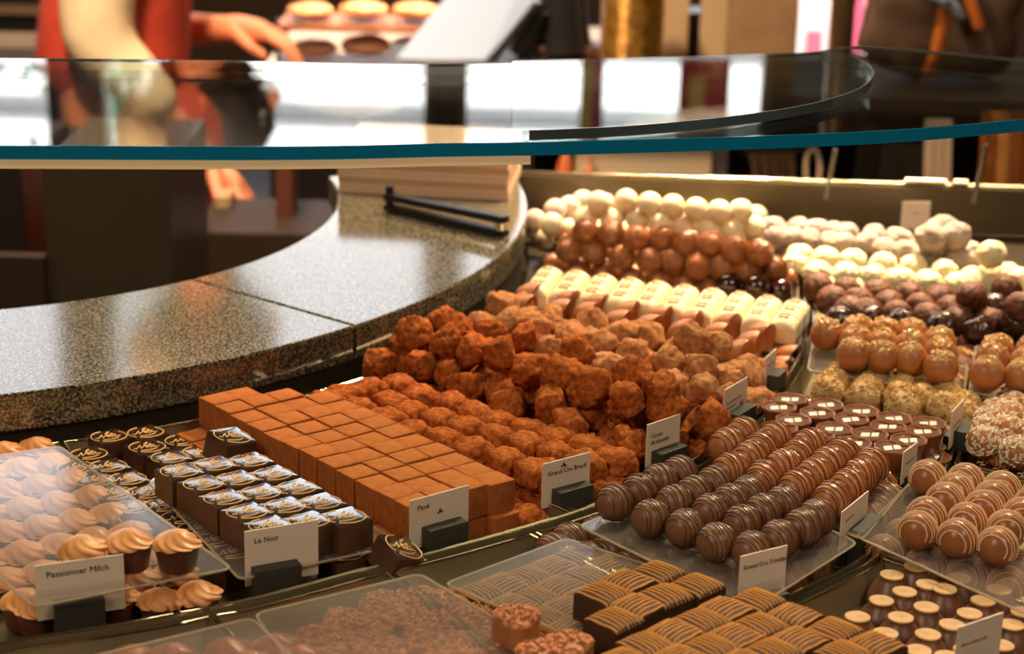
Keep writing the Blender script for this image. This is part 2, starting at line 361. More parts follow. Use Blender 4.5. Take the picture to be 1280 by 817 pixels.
def script_print(s, h, dome, m):
    b = MB(); S = s*.5
    def cr(pts, n=5):
        out = []; P = [pts[0]]+pts+[pts[-1]]
        for i in range(1, len(P)-2):
            for k in range(n):
                t = k/n; a, b_, c, d = P[i-1], P[i], P[i+1], P[i+2]
                out.append(tuple(.5*((2*b_[j])+(-a[j]+c[j])*t+(2*a[j]-5*b_[j]+4*c[j]-d[j])*t*t+(-a[j]+3*b_[j]-3*c[j]+d[j])*t**3) for j in (0, 1)))
        out.append(pts[-1]); return out
    th = .0004
    def stroke(pts, w=th):
        pts = cr(pts); ca, sa = math.cos(PI/3), math.sin(PI/3); pp = []
        for x, y in pts:
            x *= S; y *= S; X = x*ca-y*sa; Y = x*sa+y*ca; pp.append((X, Y, dz(X, Y, s, h, dome)+.0001))
        b.tube(pp, w, 4)
    el = lambda a0, a1: [(1.08*math.cos(math.radians(a)), .92*math.sin(math.radians(a))) for a in range(a0, a1+1, 12)]
    stroke(el(118, 238), .00042); stroke(el(-110, 62), .00042); stroke([(-.35, -.68), (.05, -.62), (.42, -.45), (.6, -.25)], .00038)
    stroke([(-.22, .30), (-.02, .52), (-.02, .66), (-.14, .55), (-.2, .2), (-.05, .12), (.12, .2), (.22, .34), (.14, .4), (.1, .26), (.2, .16), (.42, .24)], .00033)      # Le
    stroke([(-.8, -.3), (-.62, -.35), (-.5, -.02), (-.42, .12), (-.36, -.3), (-.18, .06), (-.08, .14), (-.1, -.1)], .00036)   # N
    stroke([(-.1, -.1), (.02, -.02), (.1, -.12), (.0, -.2), (-.06, -.1), (.08, -.02), (.2, -.02), (.2, -.18), (.32, -.06), (.42, .04), (.42, -.1), (.56, -.02), (.72, .0)], .00030)   # oir
    return b.mesh('script_print', m, smooth=False)
NS = .0236
KINDS['noir'] = dict(name='printed_square', mesh=domed(NS, NS, .0185, M_film, 'printed_square', dome=.0016),
                     parts=[('chocolate_body', domed(NS*.985, NS*.985, .0172, M_noir, 'chocolate_body', dome=0)), ('script_print', script_print(NS, .0185, .0016, M_gold), 'gold script print reading Le Noir in an oval')])
# swap: the root is the matt body, the film a part
_k = KINDS['noir']; film = domed(NS*.97, NS*.97, .0184, M_film, 'printed_film', dome=.0004)
fv = MB(); 
_k['mesh'] = domed(NS, NS, .0180, M_noir, 'printed_square', dome=.0002); _k['parts'] = [('printed_film', film, 'glossy dark film on top'), ('script_print', script_print(NS*.97, .0184, .0004, M_gold), 'gold script print in an oval')]
# cupcake-like cups
cupb = MB().lathe([(.0098, 0), (.0104, .001), (.0125, .013), (.0128, .0145), (.0120, .015)], 40, lambda a, z: 1+.012*math.cos(20*a))
KINDS['cupcake'] = dict(name='cream_cup', mesh=cupb.mesh('cream_cup', M_choc2), parts=[('cream_swirl', [swirl(.0130, .0096, M_cream, tw=1.7, ridges=8, seed=i) for i in range(3)], 'pale mocha cream swirl')])
for mm in KINDS['cupcake']['parts'][0][1]:
    mm.transform(Matrix.Translation((0, 0, .0142)))
KINDS['swirl2'] = dict(name='swirl_chocolate', mesh=cupb.mesh('swirl_chocolate', M_choc2), parts=[('cream_swirl', [swirl(.0128, .010, M_cream2, ridges=5, tw=1.6, seed=i+5) for i in range(2)], 'brown cream swirl')])
for mm in KINDS['swirl2']['parts'][0][1]: mm.transform(Matrix.Translation((0, 0, .0142)))
# filled cups with octagonal flared rim
n8 = 8
cup = MB(); prof = [(.0085, 0), (.0092, .001), (.0115, .015), (.0128, .0168), (.0131, .0180), (.0124, .0186), (.0112, .0180), (.0108, .0172)]
cup.lathe(prof, 32, lambda a, z: (1+.028*math.cos(8*a)) if z > .012 else 1+.012*math.cos(16*a))
lab = MB()
for k, (x0, x1) in enumerate(((-.0066, -.0004), (.0008, .0060))):
    lab.add([(x0-.0012, -.0038, .01748), (x1-.0012, -.0038, .01748), (x1+.0012, .0038, .01748), (x0+.0012, .0038, .01748)], [(0, 1, 2, 3)])
KINDS['cup'] = dict(name='filled_chocolate_cup', mesh=cup.mesh('filled_chocolate_cup', mat('cup_chocolate', lin((148, 90, 52)), .32, coat=.15)), parts=[('filling', MB().lathe([(.0100, .0165), (.0108, .0172), (.004, .01735), (.0005, .01735)], 32).mesh('filling', M_liq), 'glossy dark filling'), ('printed_mark', lab.mesh('printed_mark', M_label, smooth=False), 'small white printed mark')])
# bells
bell = MB().lathe([(.0100, 0), (.0134, .0015), (.0142, .005), (.0132, .010), (.0104, .0148), (.0078, .0178), (.0068, .0195), (.0068, .0203)], 32)
dm = MB().lathe([(.0068, .0203), (.0073, .0206), (.0073, .0214), (.0067, .0217), (.0060, .0214), (.0020, .0214), (.0014, .0209), (.0004, .0207)], 28)
KINDS['bell'] = dict(name='bell_chocolate', mesh=bell.mesh('bell_chocolate', M_bell), parts=[('top_disc', dm.mesh('top_disc', M_disc), 'beige disc on top')])
# woven squares
WS = .0235
def weave_lines(s, h, dome, m):
    b = MB()
    for i in range(8):
        x = -s*.46+s*.92*i/7; pts = []
        for j in range(11):
            y = -s*.505+s*1.01*j/10; xx = x+.00022*math.sin(j*.9+i*2); pts.append((xx, y, dz(xx, y, s, h, dome)+.0003-(.0012 if j in (0, 10) else 0)))
        b.tube(pts, .00058 if i % 3 else .0007, 5)
    return b.mesh('stripe_lines', m)
KINDS['weave'] = dict(name='striped_square', mesh=domed(WS, WS, .016, M_weave, 'striped_square', dome=.0026, n=15), parts=[('stripe_lines', weave_lines(WS, .016, .0026, M_amber), 'amber piped lines')])
# hearts with crumb topping
hp = []
for j in range(28):
    a = 2*PI*j/28; rr = .0125*(1+.14*math.cos(3*a)); hp.append((rr*math.cos(a), rr*math.sin(a)))
hb = MB().prism(hp, 0, .0135); 
def crumbs(n, rad, z, m, seed, size=.0011):
    rnd = random.Random(seed); b = MB()
    for i in range(n):
        a = rnd.uniform(0, 6.3); q = rad*math.sqrt(rnd.random())*(1+.14*math.cos(3*a)); c = Vector((q*math.cos(a), q*math.sin(a), z+.003*(1-(q/rad)**2)))
        R3 = Euler((rnd.uniform(0, 6), rnd.uniform(0, 6), rnd.uniform(0, 6))).to_matrix().to_4x4(); s_ = size*rnd.uniform(.6, 1.4)
        b.box((-s_, -s_*.7, -s_*.6), (s_, s_*.7, s_*.6), Matrix.Translation(c) @ R3)
    return b.mesh('crumb_topping', m, smooth=False)
dome3 = MB().lathe([(.0128, .0), (.0118, .0015), (.008, .0028), (.003, .0034), (.0004, .0035)], 28, lambda a, z: 1+.14*math.cos(3*a))
d3 = dome3.mesh('topping_base', M_nib); d3.transform(Matrix.Translation((0, 0, .0132)))
KINDS['heart'] = dict(name='crumb_topped_praline', mesh=hb.mesh('crumb_topped_praline', M_milk, bevel=.0006), parts=[('crumb_topping', [crumbs(120, .0122, .0142, M_nib, i) for i in range(2)]), ('topping_base', d3)])
# white imprinted bars
def imprint():
    b = MB()
    for y in (-.0035, .0035): b.box((-.0042, y-.0008, .0180), (.0042, y+.0008, .0204))
    return b.mesh('imprint', mat('imprint_cream', lin((206, 160, 104)), .6))
KINDS['bar'] = dict(name='white_praline', mesh=domed(.0212, .0225, .0125, M_white, 'white_praline', dome=.0075), parts=[('imprint', imprint())])
# folded leaf chocolates
def folded(m, seed):
    bm = bmesh.new(); bmesh.ops.create_icosphere(bm, subdivisions=4, radius=1)
    nrm = Vector((.90, -.35, -.05)).normalized()
    for v in bm.verts:
        p = v.co.copy(); p.z = p.z*1.05+.1*max(0, p.x)
        e = p.dot(nrm)-.18
        if e > 0: p -= nrm*(e+.28*min(1, e)*max(0, 1-(p-nrm*p.dot(nrm)).length))
        if p.z < -.7: p.z = -.7
        v.co = Vector((p.x*.0165, p.y*.0125, p.z*.0135))
    me = bpy.data.meshes.new('folded_chocolate'); bm.to_mesh(me); bm.free(); me.materials.append(m)
    me.polygons.foreach_set('use_smooth', [True]*len(me.polygons)); me.set_sharp_from_angle(angle=math.radians(38)); return me
KINDS['fold'] = dict(name='folded_chocolate', mesh=folded(M_milk, 0))

# ------------------------------------------------------------------ the shop
# --- setting
def struct(name, mb, m, bevel=0): o = ob(name, mb.mesh(name, m, smooth=False, bevel=bevel)); return tag(o, kind='structure')
M_wall = mat('wall_paint', lin((92, 70, 50)), .8, var=lin((84, 62, 44)), scale=3)
M_floor = mat('floor_tile', lin((66, 56, 46)), .4, var=lin((56, 46, 38)), scale=4)
M_ceil = mat('ceiling_paint', lin((120, 100, 80)), .9)
struct('floor', MB().box((-5, -4, -.05), (5, 8, 0)), M_floor)
struct('ceiling', MB().box((-5, -4, 4.7), (5, 8.1, 4.8)), M_ceil)
struct('wall_left', MB().box((-5.1, -4, 0), (-5, 8.1, 4.7)), M_wall)
struct('wall_right', MB().box((5, -4, 0), (5.1, 8.1, 4.7)), M_wall)
struct('wall_near', MB().box((-5, -4.1, 0), (5, -4, 4.7)), M_wall)
# far wall: solid below and at the right, tall shop windows above, a glazed door right of centre
wb = MB(); wb.box((-5, 8, 0), (1.12, 8.12, .9)); wb.box((1.62, 8, 0), (5, 8.12, 4.2)); wb.box((1.06, 8, .9), (1.12, 8.12, 4.2)); wb.box((1.12, 8, 2.25), (1.62, 8.12, 4.2)); wb.box((-5, 8, 4.2), (5, 8.12, 4.7))
struct('wall_far', wb, M_wall)
M_mull = mat('mullion', lin((120, 96, 70)), .5); M_mull2 = mat('dark_mullion', lin((28, 34, 38)), .5)
def window(n, x0, x1, z0, z1):
    fr = MB(); t = .035
    for a, b in (((x0, 7.98, z0), (x0+t, 8.08, z1)), ((x1-t, 7.98, z0), (x1, 8.08, z1)), ((x0, 7.98, z0), (x1, 8.08, z0+t)), ((x0, 7.98, z1-t), (x1, 8.08, z1))): fr.box(a, b)
    o = struct('window_%d' % n, fr, M_mull); ob('pane', MB().box((x0+t, 8.02, z0+t), (x1-t, 8.03, z1-t)).mesh('pane', M_pane, smooth=False), o)
    return o
for i, (a, b) in enumerate(((-5, -3.4), (-3.37, -1.95), (-1.78, -.36), (-.25, 1.06))): window(i+1, a, b, .9, 4.2)
tr = struct('trim_1', MB().box((-.36, 7.95, .9), (-.25, 8.1, 4.2)), M_mull2)
tr = struct('trim_2', MB().box((-1.95, 7.95, .9), (-1.78, 8.1, 4.2)), mat('grey_mullion', lin((120, 130, 145)), .5))
dr = struct('door_1', MB().box((1.12, 7.98, 0), (1.17, 8.08, 2.25)).box((1.57, 7.98, 0), (1.62, 8.08, 2.25)).box((1.17, 7.98, 2.2), (1.57, 8.08, 2.25)), M_mull2)
ob('pane', MB().box((1.17, 8.02, 0), (1.57, 8.03, 2.2)).mesh('pane', M_pane, smooth=False), dr)
# outside
st = struct('street', MB().box((-14, 8.15, -.3), (14, 26, -.05)), mat('street', (.25, .25, .26), .8))
fac = thing('facade', 'pale plastered building facade across the street beyond the windows', 'building', (0, 19, -.05))
ob('wall', MB().box((-13, 0, 0), (13, .5, 5.6)).mesh('wall', mat('plaster', (.86, .84, .82), .8), smooth=False), fac)
M_led = mat('ledge_grey', (.42, .40, .40), .8)
for z in (3.55, 4.35, 5.05): ob('ledge', MB().box((-13, -.18, z), (13, 0, z+.07)).mesh('ledge', M_led, smooth=False), fac)
for x in (-9.5, -6.2, -2.6, .2, 3.4): ob('shop_window', MB().box((x, -.05, .6), (x+1.9, 0, 3.0)).mesh('shop_window', mat('shop_glass', (.20, .24, .28), .1), smooth=False), fac)
M_leaf = mat('leaf', lin((70, 104, 74)), .6, var=lin((120, 150, 110)), scale=2)
tree = thing('street_tree', 'green leafy tree outside the window', 'tree', (-2.3, 11.5, -.05))
ob('trunk', MB().tube([(0, 0, 0), (.05, 0, 1.6), (0, .05, 3)], [.09, .07, .05], 8).mesh('trunk', M_mull), tree)
tb = MB(); rnd = random.Random(3)
for i in range(900):
    c = Vector((rnd.gauss(0, .3), rnd.gauss(0, .3), 3.2+rnd.gauss(0, .7))); a = Vector((rnd.uniform(-1, 1), rnd.uniform(-1, 1), rnd.uniform(-1, 1))).normalized(); b_ = a.orthogonal().normalized()
    s_ = .07; tb.add([c-a*s_, c-b_*s_*.5+a.cross(b_)*.01, c+a*s_, c+b_*s_*.5+a.cross(b_)*.01], [(0, 1, 2, 3)])
o = ob('leaves', tb.mesh('leaves', M_leaf, smooth=False), tree); o['kind'] = 'stuff'
ban = thing('street_banner', 'red and yellow banner hanging outside the window', 'banner', (.75, 8.9, 2.0))
ob('cloth', MB().box((.0, 0, .58), (.24, .01, .98)).mesh('cloth', mat('banner_red', lin((206, 52, 60)), .8), smooth=False), ban)
ob('emblem', MB().box((.05, -.006, .66), (.12, -.001, .84)).mesh('emblem', mat('banner_yellow', lin((240, 190, 90)), .8), smooth=False), ban)
ob('rod', MB().tube([(-.55, 0, 1.0), (.35, 0, 1.0)], .012, 8).mesh('rod', M_mull2), ban)
ob('side_strip', MB().box((-.46, 0, .5), (-.40, .01, .98)).mesh('side_strip', bpy.data.materials['banner_yellow'], smooth=False), ban)
ob('side_strip', MB().box((-.40, 0, .5), (-.35, .01, .98)).mesh('side_strip', mat('banner_magenta', lin((206, 50, 110)), .8), smooth=False), ban)

# --- counter: granite ring, inner and outer product rings
GC = Vector((-.604, 1.811)); GI = Vector((-.554, 1.796))
def arc(c, r, a0, a1, n=60): return [(c.x+r*math.cos(math.radians(a0+(a1-a0)*i/n)), c.y+r*math.sin(math.radians(a0+(a1-a0)*i/n))) for i in range(n+1)]
case = thing('display_counter', 'curved granite topped display counter holding the trays of chocolates', 'counter', (CC.x, CC.y, 0))
def cob(name, me, label=None):
    me.transform(Matrix.Translation((-CC.x, -CC.y, 0))); o = ob(name, me, case)
    if label: o['label'] = label
    return o
seamA = G(245, 350, T+.05); seamB = G(452, 409, T+.05)
angO = math.degrees(math.atan2(seamB.y-GC.y, seamB.x-GC.x)); angI = math.degrees(math.atan2(seamA.y-GI.y, seamA.x-GI.x))
for (i0, i1, o0, o1) in ((-100, angI-.12, -100, angO-.1), (angI+.12, 19, angO+.1, 21)):
    b = MB().strip(arc(GI, .382, i0, i1), arc(GC, .616, o0, o1), T+.022, T+.05)
    cob('granite_slab', b.mesh('granite_slab', M_gran, smooth=False, bevel=.0016), 'polished grey brown speckled granite slab')
cob('slab_support', MB().strip(arc(GI, .386, -100, 18.5), arc(GC, .612, -100, 20.5), .1, T+.0215).mesh('slab_support', mat('support_dark', lin((52, 44, 32)), .5), smooth=False))
# product deck under the trays
def divr(deg):  # radius of the divider between the two rings
    t = DIV; 
    if deg <= t[0][0]: return t[0][1]
    for (a, ra), (b, rb) in zip(t, t[1:]):
        if deg <= b: return ra+(rb-ra)*(deg-a)/(b-a)
    return t[-1][1]
DIV = []
for q in [(-200, 845), (35, 797), (200, 771), (320, 747), (450, 712), (600, 674), (743, 631), (872, 570), (1000, 440), (1006, 370), (985, 300)]:
    r_, a_ = topol(G(q[0], q[1], T+.02)); DIV.append((a_, r_))
DIV.sort()
angs = [-92+i*(100/110) for i in range(111)]
M_deck = mat('deck_metal', lin((58, 50, 36)), .35, metal=.4)
cob('product_deck', MB().strip([pol(.60, a) for a in angs], [pol(1.42, a) for a in angs], T-.02, T-.004).mesh('product_deck', M_deck, smooth=False))
cob('divider_band', MB().strip([pol(divr(a)-.001, a) for a in angs], [pol(divr(a)+.001, a) for a in angs], T-.004, T+.019).mesh('divider_band', M_steel, smooth=False), 'olive steel band between the tray rings')
cob('band_edge', MB().tube([pol(divr(a), a, T+.0195) for a in angs], .0011, 6).mesh('band_edge', M_rim))
angs2 = [-49+i*(57/60) for i in range(61)]
def div2(deg): return 1.088 if deg < -42 else (1.088-.062*(deg+42)/17 if deg < -25 else 1.026-.016*(deg+25)/30)
cob('divider_band', MB().strip([pol(div2(a)-.001, a) for a in angs2], [pol(div2(a)+.001, a) for a in angs2], T-.004, T+.016).mesh('divider_band', M_steel, smooth=False))
cob('band_edge', MB().tube([pol(div2(a), a, T+.0165) for a in angs2], .0010, 6).mesh('band_edge', M_rim))
# back wall of the case and its bright rail
P0, P1 = G(640, 275, T), G(1330, 296, T)
dirb = (P1-P0).normalized(); nb = Vector((-dirb.y, dirb.x, 0))
b = MB(); b.add([P0, P1, P1+nb*.012, P0+nb*.012]+[q+Vector((0, 0, .048)) for q in (P0, P1, P1+nb*.012, P0+nb*.012)], [(0, 1, 2, 3), (7, 6, 5, 4), (0, 4, 5, 1), (1, 5, 6, 2), (2, 6, 7, 3), (3, 7, 4, 0)])
cob('back_panel', b.mesh('back_panel', mat('olive_panel', lin((98, 88, 64)), .35, metal=.3), smooth=False), 'dark olive metal back panel')
cob('rail', MB().tube([P0+Vector((0, 0, .050))+nb*.006, P1+Vector((0, 0, .050))+nb*.006], .0022, 8).mesh('rail', M_rim), 'bright metal rail')
for i, (q, L_) in enumerate(((1165, 52), (1228, 18))):
    a, b_ = G(q, 264, T+.06), G(q+L_, 264, T+.06); a, b_ = [P0+dirb*((v-P0).dot(dirb))+Vector((0, 0, .054)) for v in (a, b_)]
    cob('rail_sleeve', MB().tube([a, b_], .0042, 10).mesh('rail_sleeve', M_rim), 'brass coloured sleeve on the rail')
# counter front body to the floor
cob('counter_body', MB().strip([pol(.62, a) for a in angs], [pol(1.40, a) for a in angs], .0, T-.021).mesh('counter_body', mat('body_dark', lin((50, 40, 30)), .5), smooth=False))

# --- glass shelf over the counter
ZS = 1.30
sh = thing('glass_shelf', 'large curved clear glass shelf with teal edge above the counter', 'shelf', (0, 1.2, ZS))
front = [G(x, y, ZS) for x, y in ((-120, 181), (60, 182), (300, 183), (430, 182), (560, 179), (700, 177), (850, 173), (1000, 168), (1140, 161), (1290, 148), (1400, 138))]
back = [G(x, y, ZS) for x, y in ((-120, 72), (60, 73), (300, 76), (430, 79), (560, 80), (700, 77), (850, 73), (1000, 67), (1085, 58), (1290, 76), (1400, 88))]
def smooth_line(p, k=4):
    out = []
    for i in range(len(p)-1):
        a = p[max(0, i-1)]; b_ = p[i]; c = p[i+1]; d = p[min(len(p)-1, i+2)]
        for j in range(k):
            t = j/k; out.append(.5*((2*b_)+(c-a)*t+(2*a-5*b_+4*c-d)*t*t+(3*b_-a-3*c+d)*t**3))
    out.append(p[-1]); return out
F_, B_ = smooth_line(front), smooth_line(back)
off = Vector((0, 1.2, ZS))
def sob(name, me, label=None):
    me.transform(Matrix.Translation(-off)); o = ob(name, me, sh)
    if label: o['label'] = label
    return o
sob('glass_plate', MB().strip([q for q in F_], [q for q in B_], ZS-.008, ZS).mesh('glass_plate', M_shelf, smooth=False))
sob('polished_edge', MB().strip([q+Vector((0, -.0006, 0)) for q in F_], [q+Vector((0, .0004, 0)) for q in F_], ZS-.0082, ZS+.0001).mesh('polished_edge', M_teal), 'teal polished glass edge')
sob('back_edge', MB().strip([q+Vector((0, -.0003, 0)) for q in B_], [q+Vector((0, .0005, 0)) for q in B_], ZS-.002, ZS+.0001).mesh('back_edge', M_teal2))
# brass light channel under the left run of the edge
ch = [q for q in F_ if q.x < .02]
sob('light_channel', MB().strip([q+Vector((0, .004, 0)) for q in ch], [q+Vector((0, .014, 0)) for q in ch], ZS-.0148, ZS-.0085).mesh('light_channel', mat('led_channel', lin((206, 168, 118)), .4, emit=.45)), 'warm glowing light channel under the edge')
# second plate lying on the first, with its round end at the right
rp2 = [G(x, y, ZS+.001) for x, y in ((640, 176), (760, 171), (850, 164), (930, 155), (1000, 144), (1050, 131), (1080, 118), (1091, 104), (1088, 94), (1078, 86), (1062, 80), (1040, 77), (1000, 75), (850, 80), (640, 86))]
rl = smooth_line(rp2, 4)
sob('upper_plate', MB().prism([(q.x, q.y) for q in rl], ZS+.0008, ZS+.007).mesh('upper_plate', M_shelf, smooth=False))
rim_l = [q for q in rl if proj(q)[0] > 650][:46]
sob('upper_edge', MB().strip([q*1.0 for q in rim_l], [Vector((q.x-.0006, q.y+.0008, q.z)) for q in rim_l], ZS+.0008, ZS+.0072).mesh('upper_edge', M_teal2), 'rounded glass rim')
M_post = mat('grey_post', lin((120, 118, 116)), .3, metal=.7)
for (x, y, yt, lean) in ((1032, 249, 186, .006), (1217, 254, 180, .006)):
    q = G(x, y, T+.05); tz = Q(x, yt, q.y).z
    cob('glass_clip_rod', MB().tube([q, Vector((q.x+lean, q.y, tz))], .0028, 10).mesh('glass_clip_rod', M_post), 'thin grey metal rod standing on the back rail')

# ------------------------------------------------------------------ trays
def tray(a0, a1, r0f, r1f, label, z=T, h=.017, n=14, name='tray'):
    A = [a0+(a1-a0)*i/n for i in range(n+1)]
    inner = [pol(r0f(a) if callable(r0f) else r0f, a) for a in A]; outer = [pol(r1f(a) if callable(r1f) else r1f, a) for a in A]
    loop = inner+outer[::-1]; c = sum(loop, Vector())/len(loop)
    def shrink(L, d):
        out = []
        for i, q in enumerate(L):
            e1 = (L[i]-L[i-1]); e2 = (L[(i+1) % len(L)]-L[i]); e1 = e1.normalized(); e2 = e2.normalized()
            nn = Vector((-(e1.y+e2.y), e1.x+e2.x, 0)); nn = nn.normalized() if nn.length > 1e-6 else Vector((0, 0, 0)); out.append(q+nn*d)
        return out
    # rounded corners: drop the corners a little
    sgn = 1
    area_ = sum(loop[i-1].x*loop[i].y-loop[i].x*loop[i-1].y for i in range(len(loop)))
    if area_ < 0: loop = loop[::-1]
    l2 = shrink(loop, .004); l3 = shrink(loop, .0052)
    base = thing(name, label, 'tray', (c.x, c.y, z-.003))
    m_ = len(loop); b = MB()
    rings = [([(q.x-c.x, q.y-c.y, h+.003) for q in loop]), ([(q.x-c.x, q.y-c.y, .002) for q in l2]), ([(q.x-c.x, q.y-c.y, .0008) for q in l3])]
    rings.append([(q.x-c.x, q.y-c.y, 0) for q in l2]); rings.append([(q.x-c.x, q.y-c.y, h+.0026) for q in shrink(loop, -.0009)])
    vs = sum(rings, []); fs = []
    for k in range(len(rings)):
        k2 = (k+1) % len(rings)
        if k == 2: fs.append(tuple(k*m_+i for i in range(m_))); fs.append(tuple(k2*m_+i for i in range(m_))[::-1]); continue
        for i in range(m_): j = (i+1) % m_; fs.append((k*m_+i, k*m_+j, k2*m_+j, k2*m_+i))
    b.add(vs, fs); ob('pan', b.mesh('pan', M_steel), base)
    ob('rolled_rim', MB().tube([(q.x-c.x, q.y-c.y, h+.003) for q in loop], .0009, 6, closed=True).mesh('rolled_rim', M_rim), base, )
    return base
R0 = .627
dv = lambda a: divr(a)-.006
tray(-78, -64.3, R0, dv, 'steel tray of mocha cream cups at the far left of the inner ring')
tray(-64.0, -54.2, R0, dv, 'steel tray holding the printed dark squares')
tray(-53.9, -46.7, R0, dv, 'steel tray under the stacked cocoa cubes')
tray(-46.4, -40.6, R0, dv, 'steel tray under the rows of square cocoa truffles')
tray(-40.3, -31.4, R0, dv, 'steel tray under the heap of rust brown truffles')
tray(-31.1, -22.6, R0, dv, 'steel tray under the heap of light cocoa truffles')
tray(-22.3, -15.6, R0, dv, 'steel tray under the folded milk chocolates')
tray(-15.3, -5.2, R0, dv, 'steel tray under white pralines and brown balls')
tray(-4.9, 4.5, R0, dv, 'steel tray under the smooth white balls at the back')
d1 = lambda a: divr(a)+.006
dd2 = lambda a: div2(a)-.006
dd3 = lambda a: div2(a)+.006
tray(-72, -63.2, d1, 1.25, 'steel tray of brown swirl chocolates at the lower left')
tray(-62.9, -56.0, d1, 1.25, 'steel tray of crumb topped pralines at the bottom')
tray(-55.7, -49.4, d1, 1.25, 'steel tray of amber striped squares at the bottom')
tray(-49.1, -37.4, d1, dd2, 'steel tray of dark and milk striped balls')
tray(-37.1, -28.3, d1, dd2, 'steel tray under the filled chocolate cups')
tray(-28.0, -19.0, d1, dd2, 'steel tray under crumb coated and nut topped truffles')
tray(-18.7, -9, d1, dd2, 'steel tray under the brown dusted truffles')
tray(-8.7, 3.5, d1, dd2, 'steel tray under icing dusted truffles at the back')
tray(-49.0, -41.5, dd3, 1.25, 'steel tray of bell chocolates at the lower right')
tray(-41.2, -32.2, dd3, 1.25, 'steel tray of white striped balls at the right edge')
tray(-31.9, -24.5, dd3, 1.25, 'steel tray of coconut truffles at the right edge')
tray(-24.2, -15, dd3, 1.25, 'steel tray of nut topped truffles at the right edge')

def sheet(px, z, label, th=.0022, lip=None):
    P = [G(x, y, z+th) for x, y in px]; c = sum(P, Vector())/len(P)
    # rounded corners
    R = .006; out = []
    n = len(P)
    for i in range(n):
        a, b_, d = P[i-1], P[i], P[(i+1) % n]; u = (a-b_).normalized(); w_ = (d-b_).normalized()
        for k in range(5):
            t = k/4; q0 = b_+u*R*(1-t); q1 = b_+w_*R*t; out.append(b_+u*R*(1-t)**2+w_*R*t*t)
    o = thing('acrylic_sheet', label, 'sheet', (c.x, c.y, z))
    L_ = [(q.x-c.x, q.y-c.y) for q in out]
    ob('clear_panel', MB().prism(L_, 0, th).mesh('clear_panel', M_acr, smooth=False), o)
    ob('cut_edge', MB().tube([(q[0], q[1], th/2) for q in L_], th*.42, 5, closed=True).mesh('cut_edge', M_edge), o)
    return o
M_edge = glass('acrylic_edge', (.9, .82, .7, 1), .25, .12, haze=.35, hazecol=(.9, .75, .55, 1))
ZL = T+.0285
sheet([(-150, 590), (75, 556), (290, 708), (42, 756)], ZL+.002, 'clear acrylic sheet over the lower mocha cream cups')
sheet([(185, 600), (290, 560), (505, 678), (300, 722)], T+.0215, 'clear acrylic sheet under the upper printed squares')
sheet([(556, 727), (708, 671), (905, 735), (850, 850)], T+.0205, 'clear acrylic sheet over the striped squares')
sheet([(724, 655), (890, 590), (1072, 676), (940, 760)], ZL-.003, 'clear acrylic sheet carrying the dark striped balls')
sheet([(893, 590), (960, 540), (1128, 612), (1078, 672)], ZL-.003, 'clear acrylic sheet carrying the milk striped balls')
sheet([(318, 765), (525, 715), (720, 830), (420, 900)], T+.0225, 'clear acrylic sheet over the crumb topped pralines')
sheet([(-60, 860), (315, 770), (430, 880), (100, 960)], T+.0285, 'clear acrylic sheet over the brown swirl chocolates')
sheet([(1070, 668), (1150, 590), (1345, 630), (1290, 768)], ZL-.003, 'clear acrylic sheet carrying the white striped balls')
sheet([(1010, 461), (1018, 420), (1210, 452), (1205, 492)], T+.030, 'clear acrylic sheet under the nut topped balls')
sheet([(1212, 488), (1220, 430), (1300, 450), (1300, 505)], T+.030, 'clear acrylic sheet under nut topped balls at right edge')

# ------------------------------------------------------------------ placing the chocolates
def rows(kind, lines, z, desc, group, rotf=None, tail='row from left', jit=.0003, scale=1, front='front'):
    """lines: list of rows, each a list of pixels from the front of the row backwards"""
    for k, L_ in enumerate(lines):
        for i, q in enumerate(L_):
            zz = z+(q[2] if len(q) > 2 else 0); p = G(q[0], q[1], zz)
            lab_ = '%s, %s from front in %s %s' % (desc, od(i+1), od(k+1), tail)
            rot = rotf(k, i) if rotf else (0, 0, random.uniform(0, 6.28))
            inst(kind, p, rot, scale*random.uniform(.985, 1.015), lab_, group)
def lerp_line(a, b, n, bow=0): return [(a[0]+(b[0]-a[0])*i/max(1, n-1), a[1]+(b[1]-a[1])*i/max(1, n-1)) for i in range(n)]
def gridpx(c00, c10, c01, c11, nx, ny, z):
    """corner pixels -> rows of ground points turned back to pixels: row k along c00->c10, item i along c00->c01"""
    A, B, D, E_ = [G(q[0], q[1], z) for q in (c00, c10, c01, c11)]
    out = []
    for k in range(nx):
        u = k/max(1, nx-1); a = A.lerp(B, u); b_ = D.lerp(E_, u)
        out.append([proj(a.lerp(b_, i/max(1, ny-1))) for i in range(ny)])
    return out
axrot = lambda ang, el=0, jr=.25: (lambda k, i: (random.uniform(-.15, .15), -el+random.uniform(-.08, .08), math.radians(ang)+random.uniform(-jr, jr)))
ZB = ZL-.003+.0022+.0108
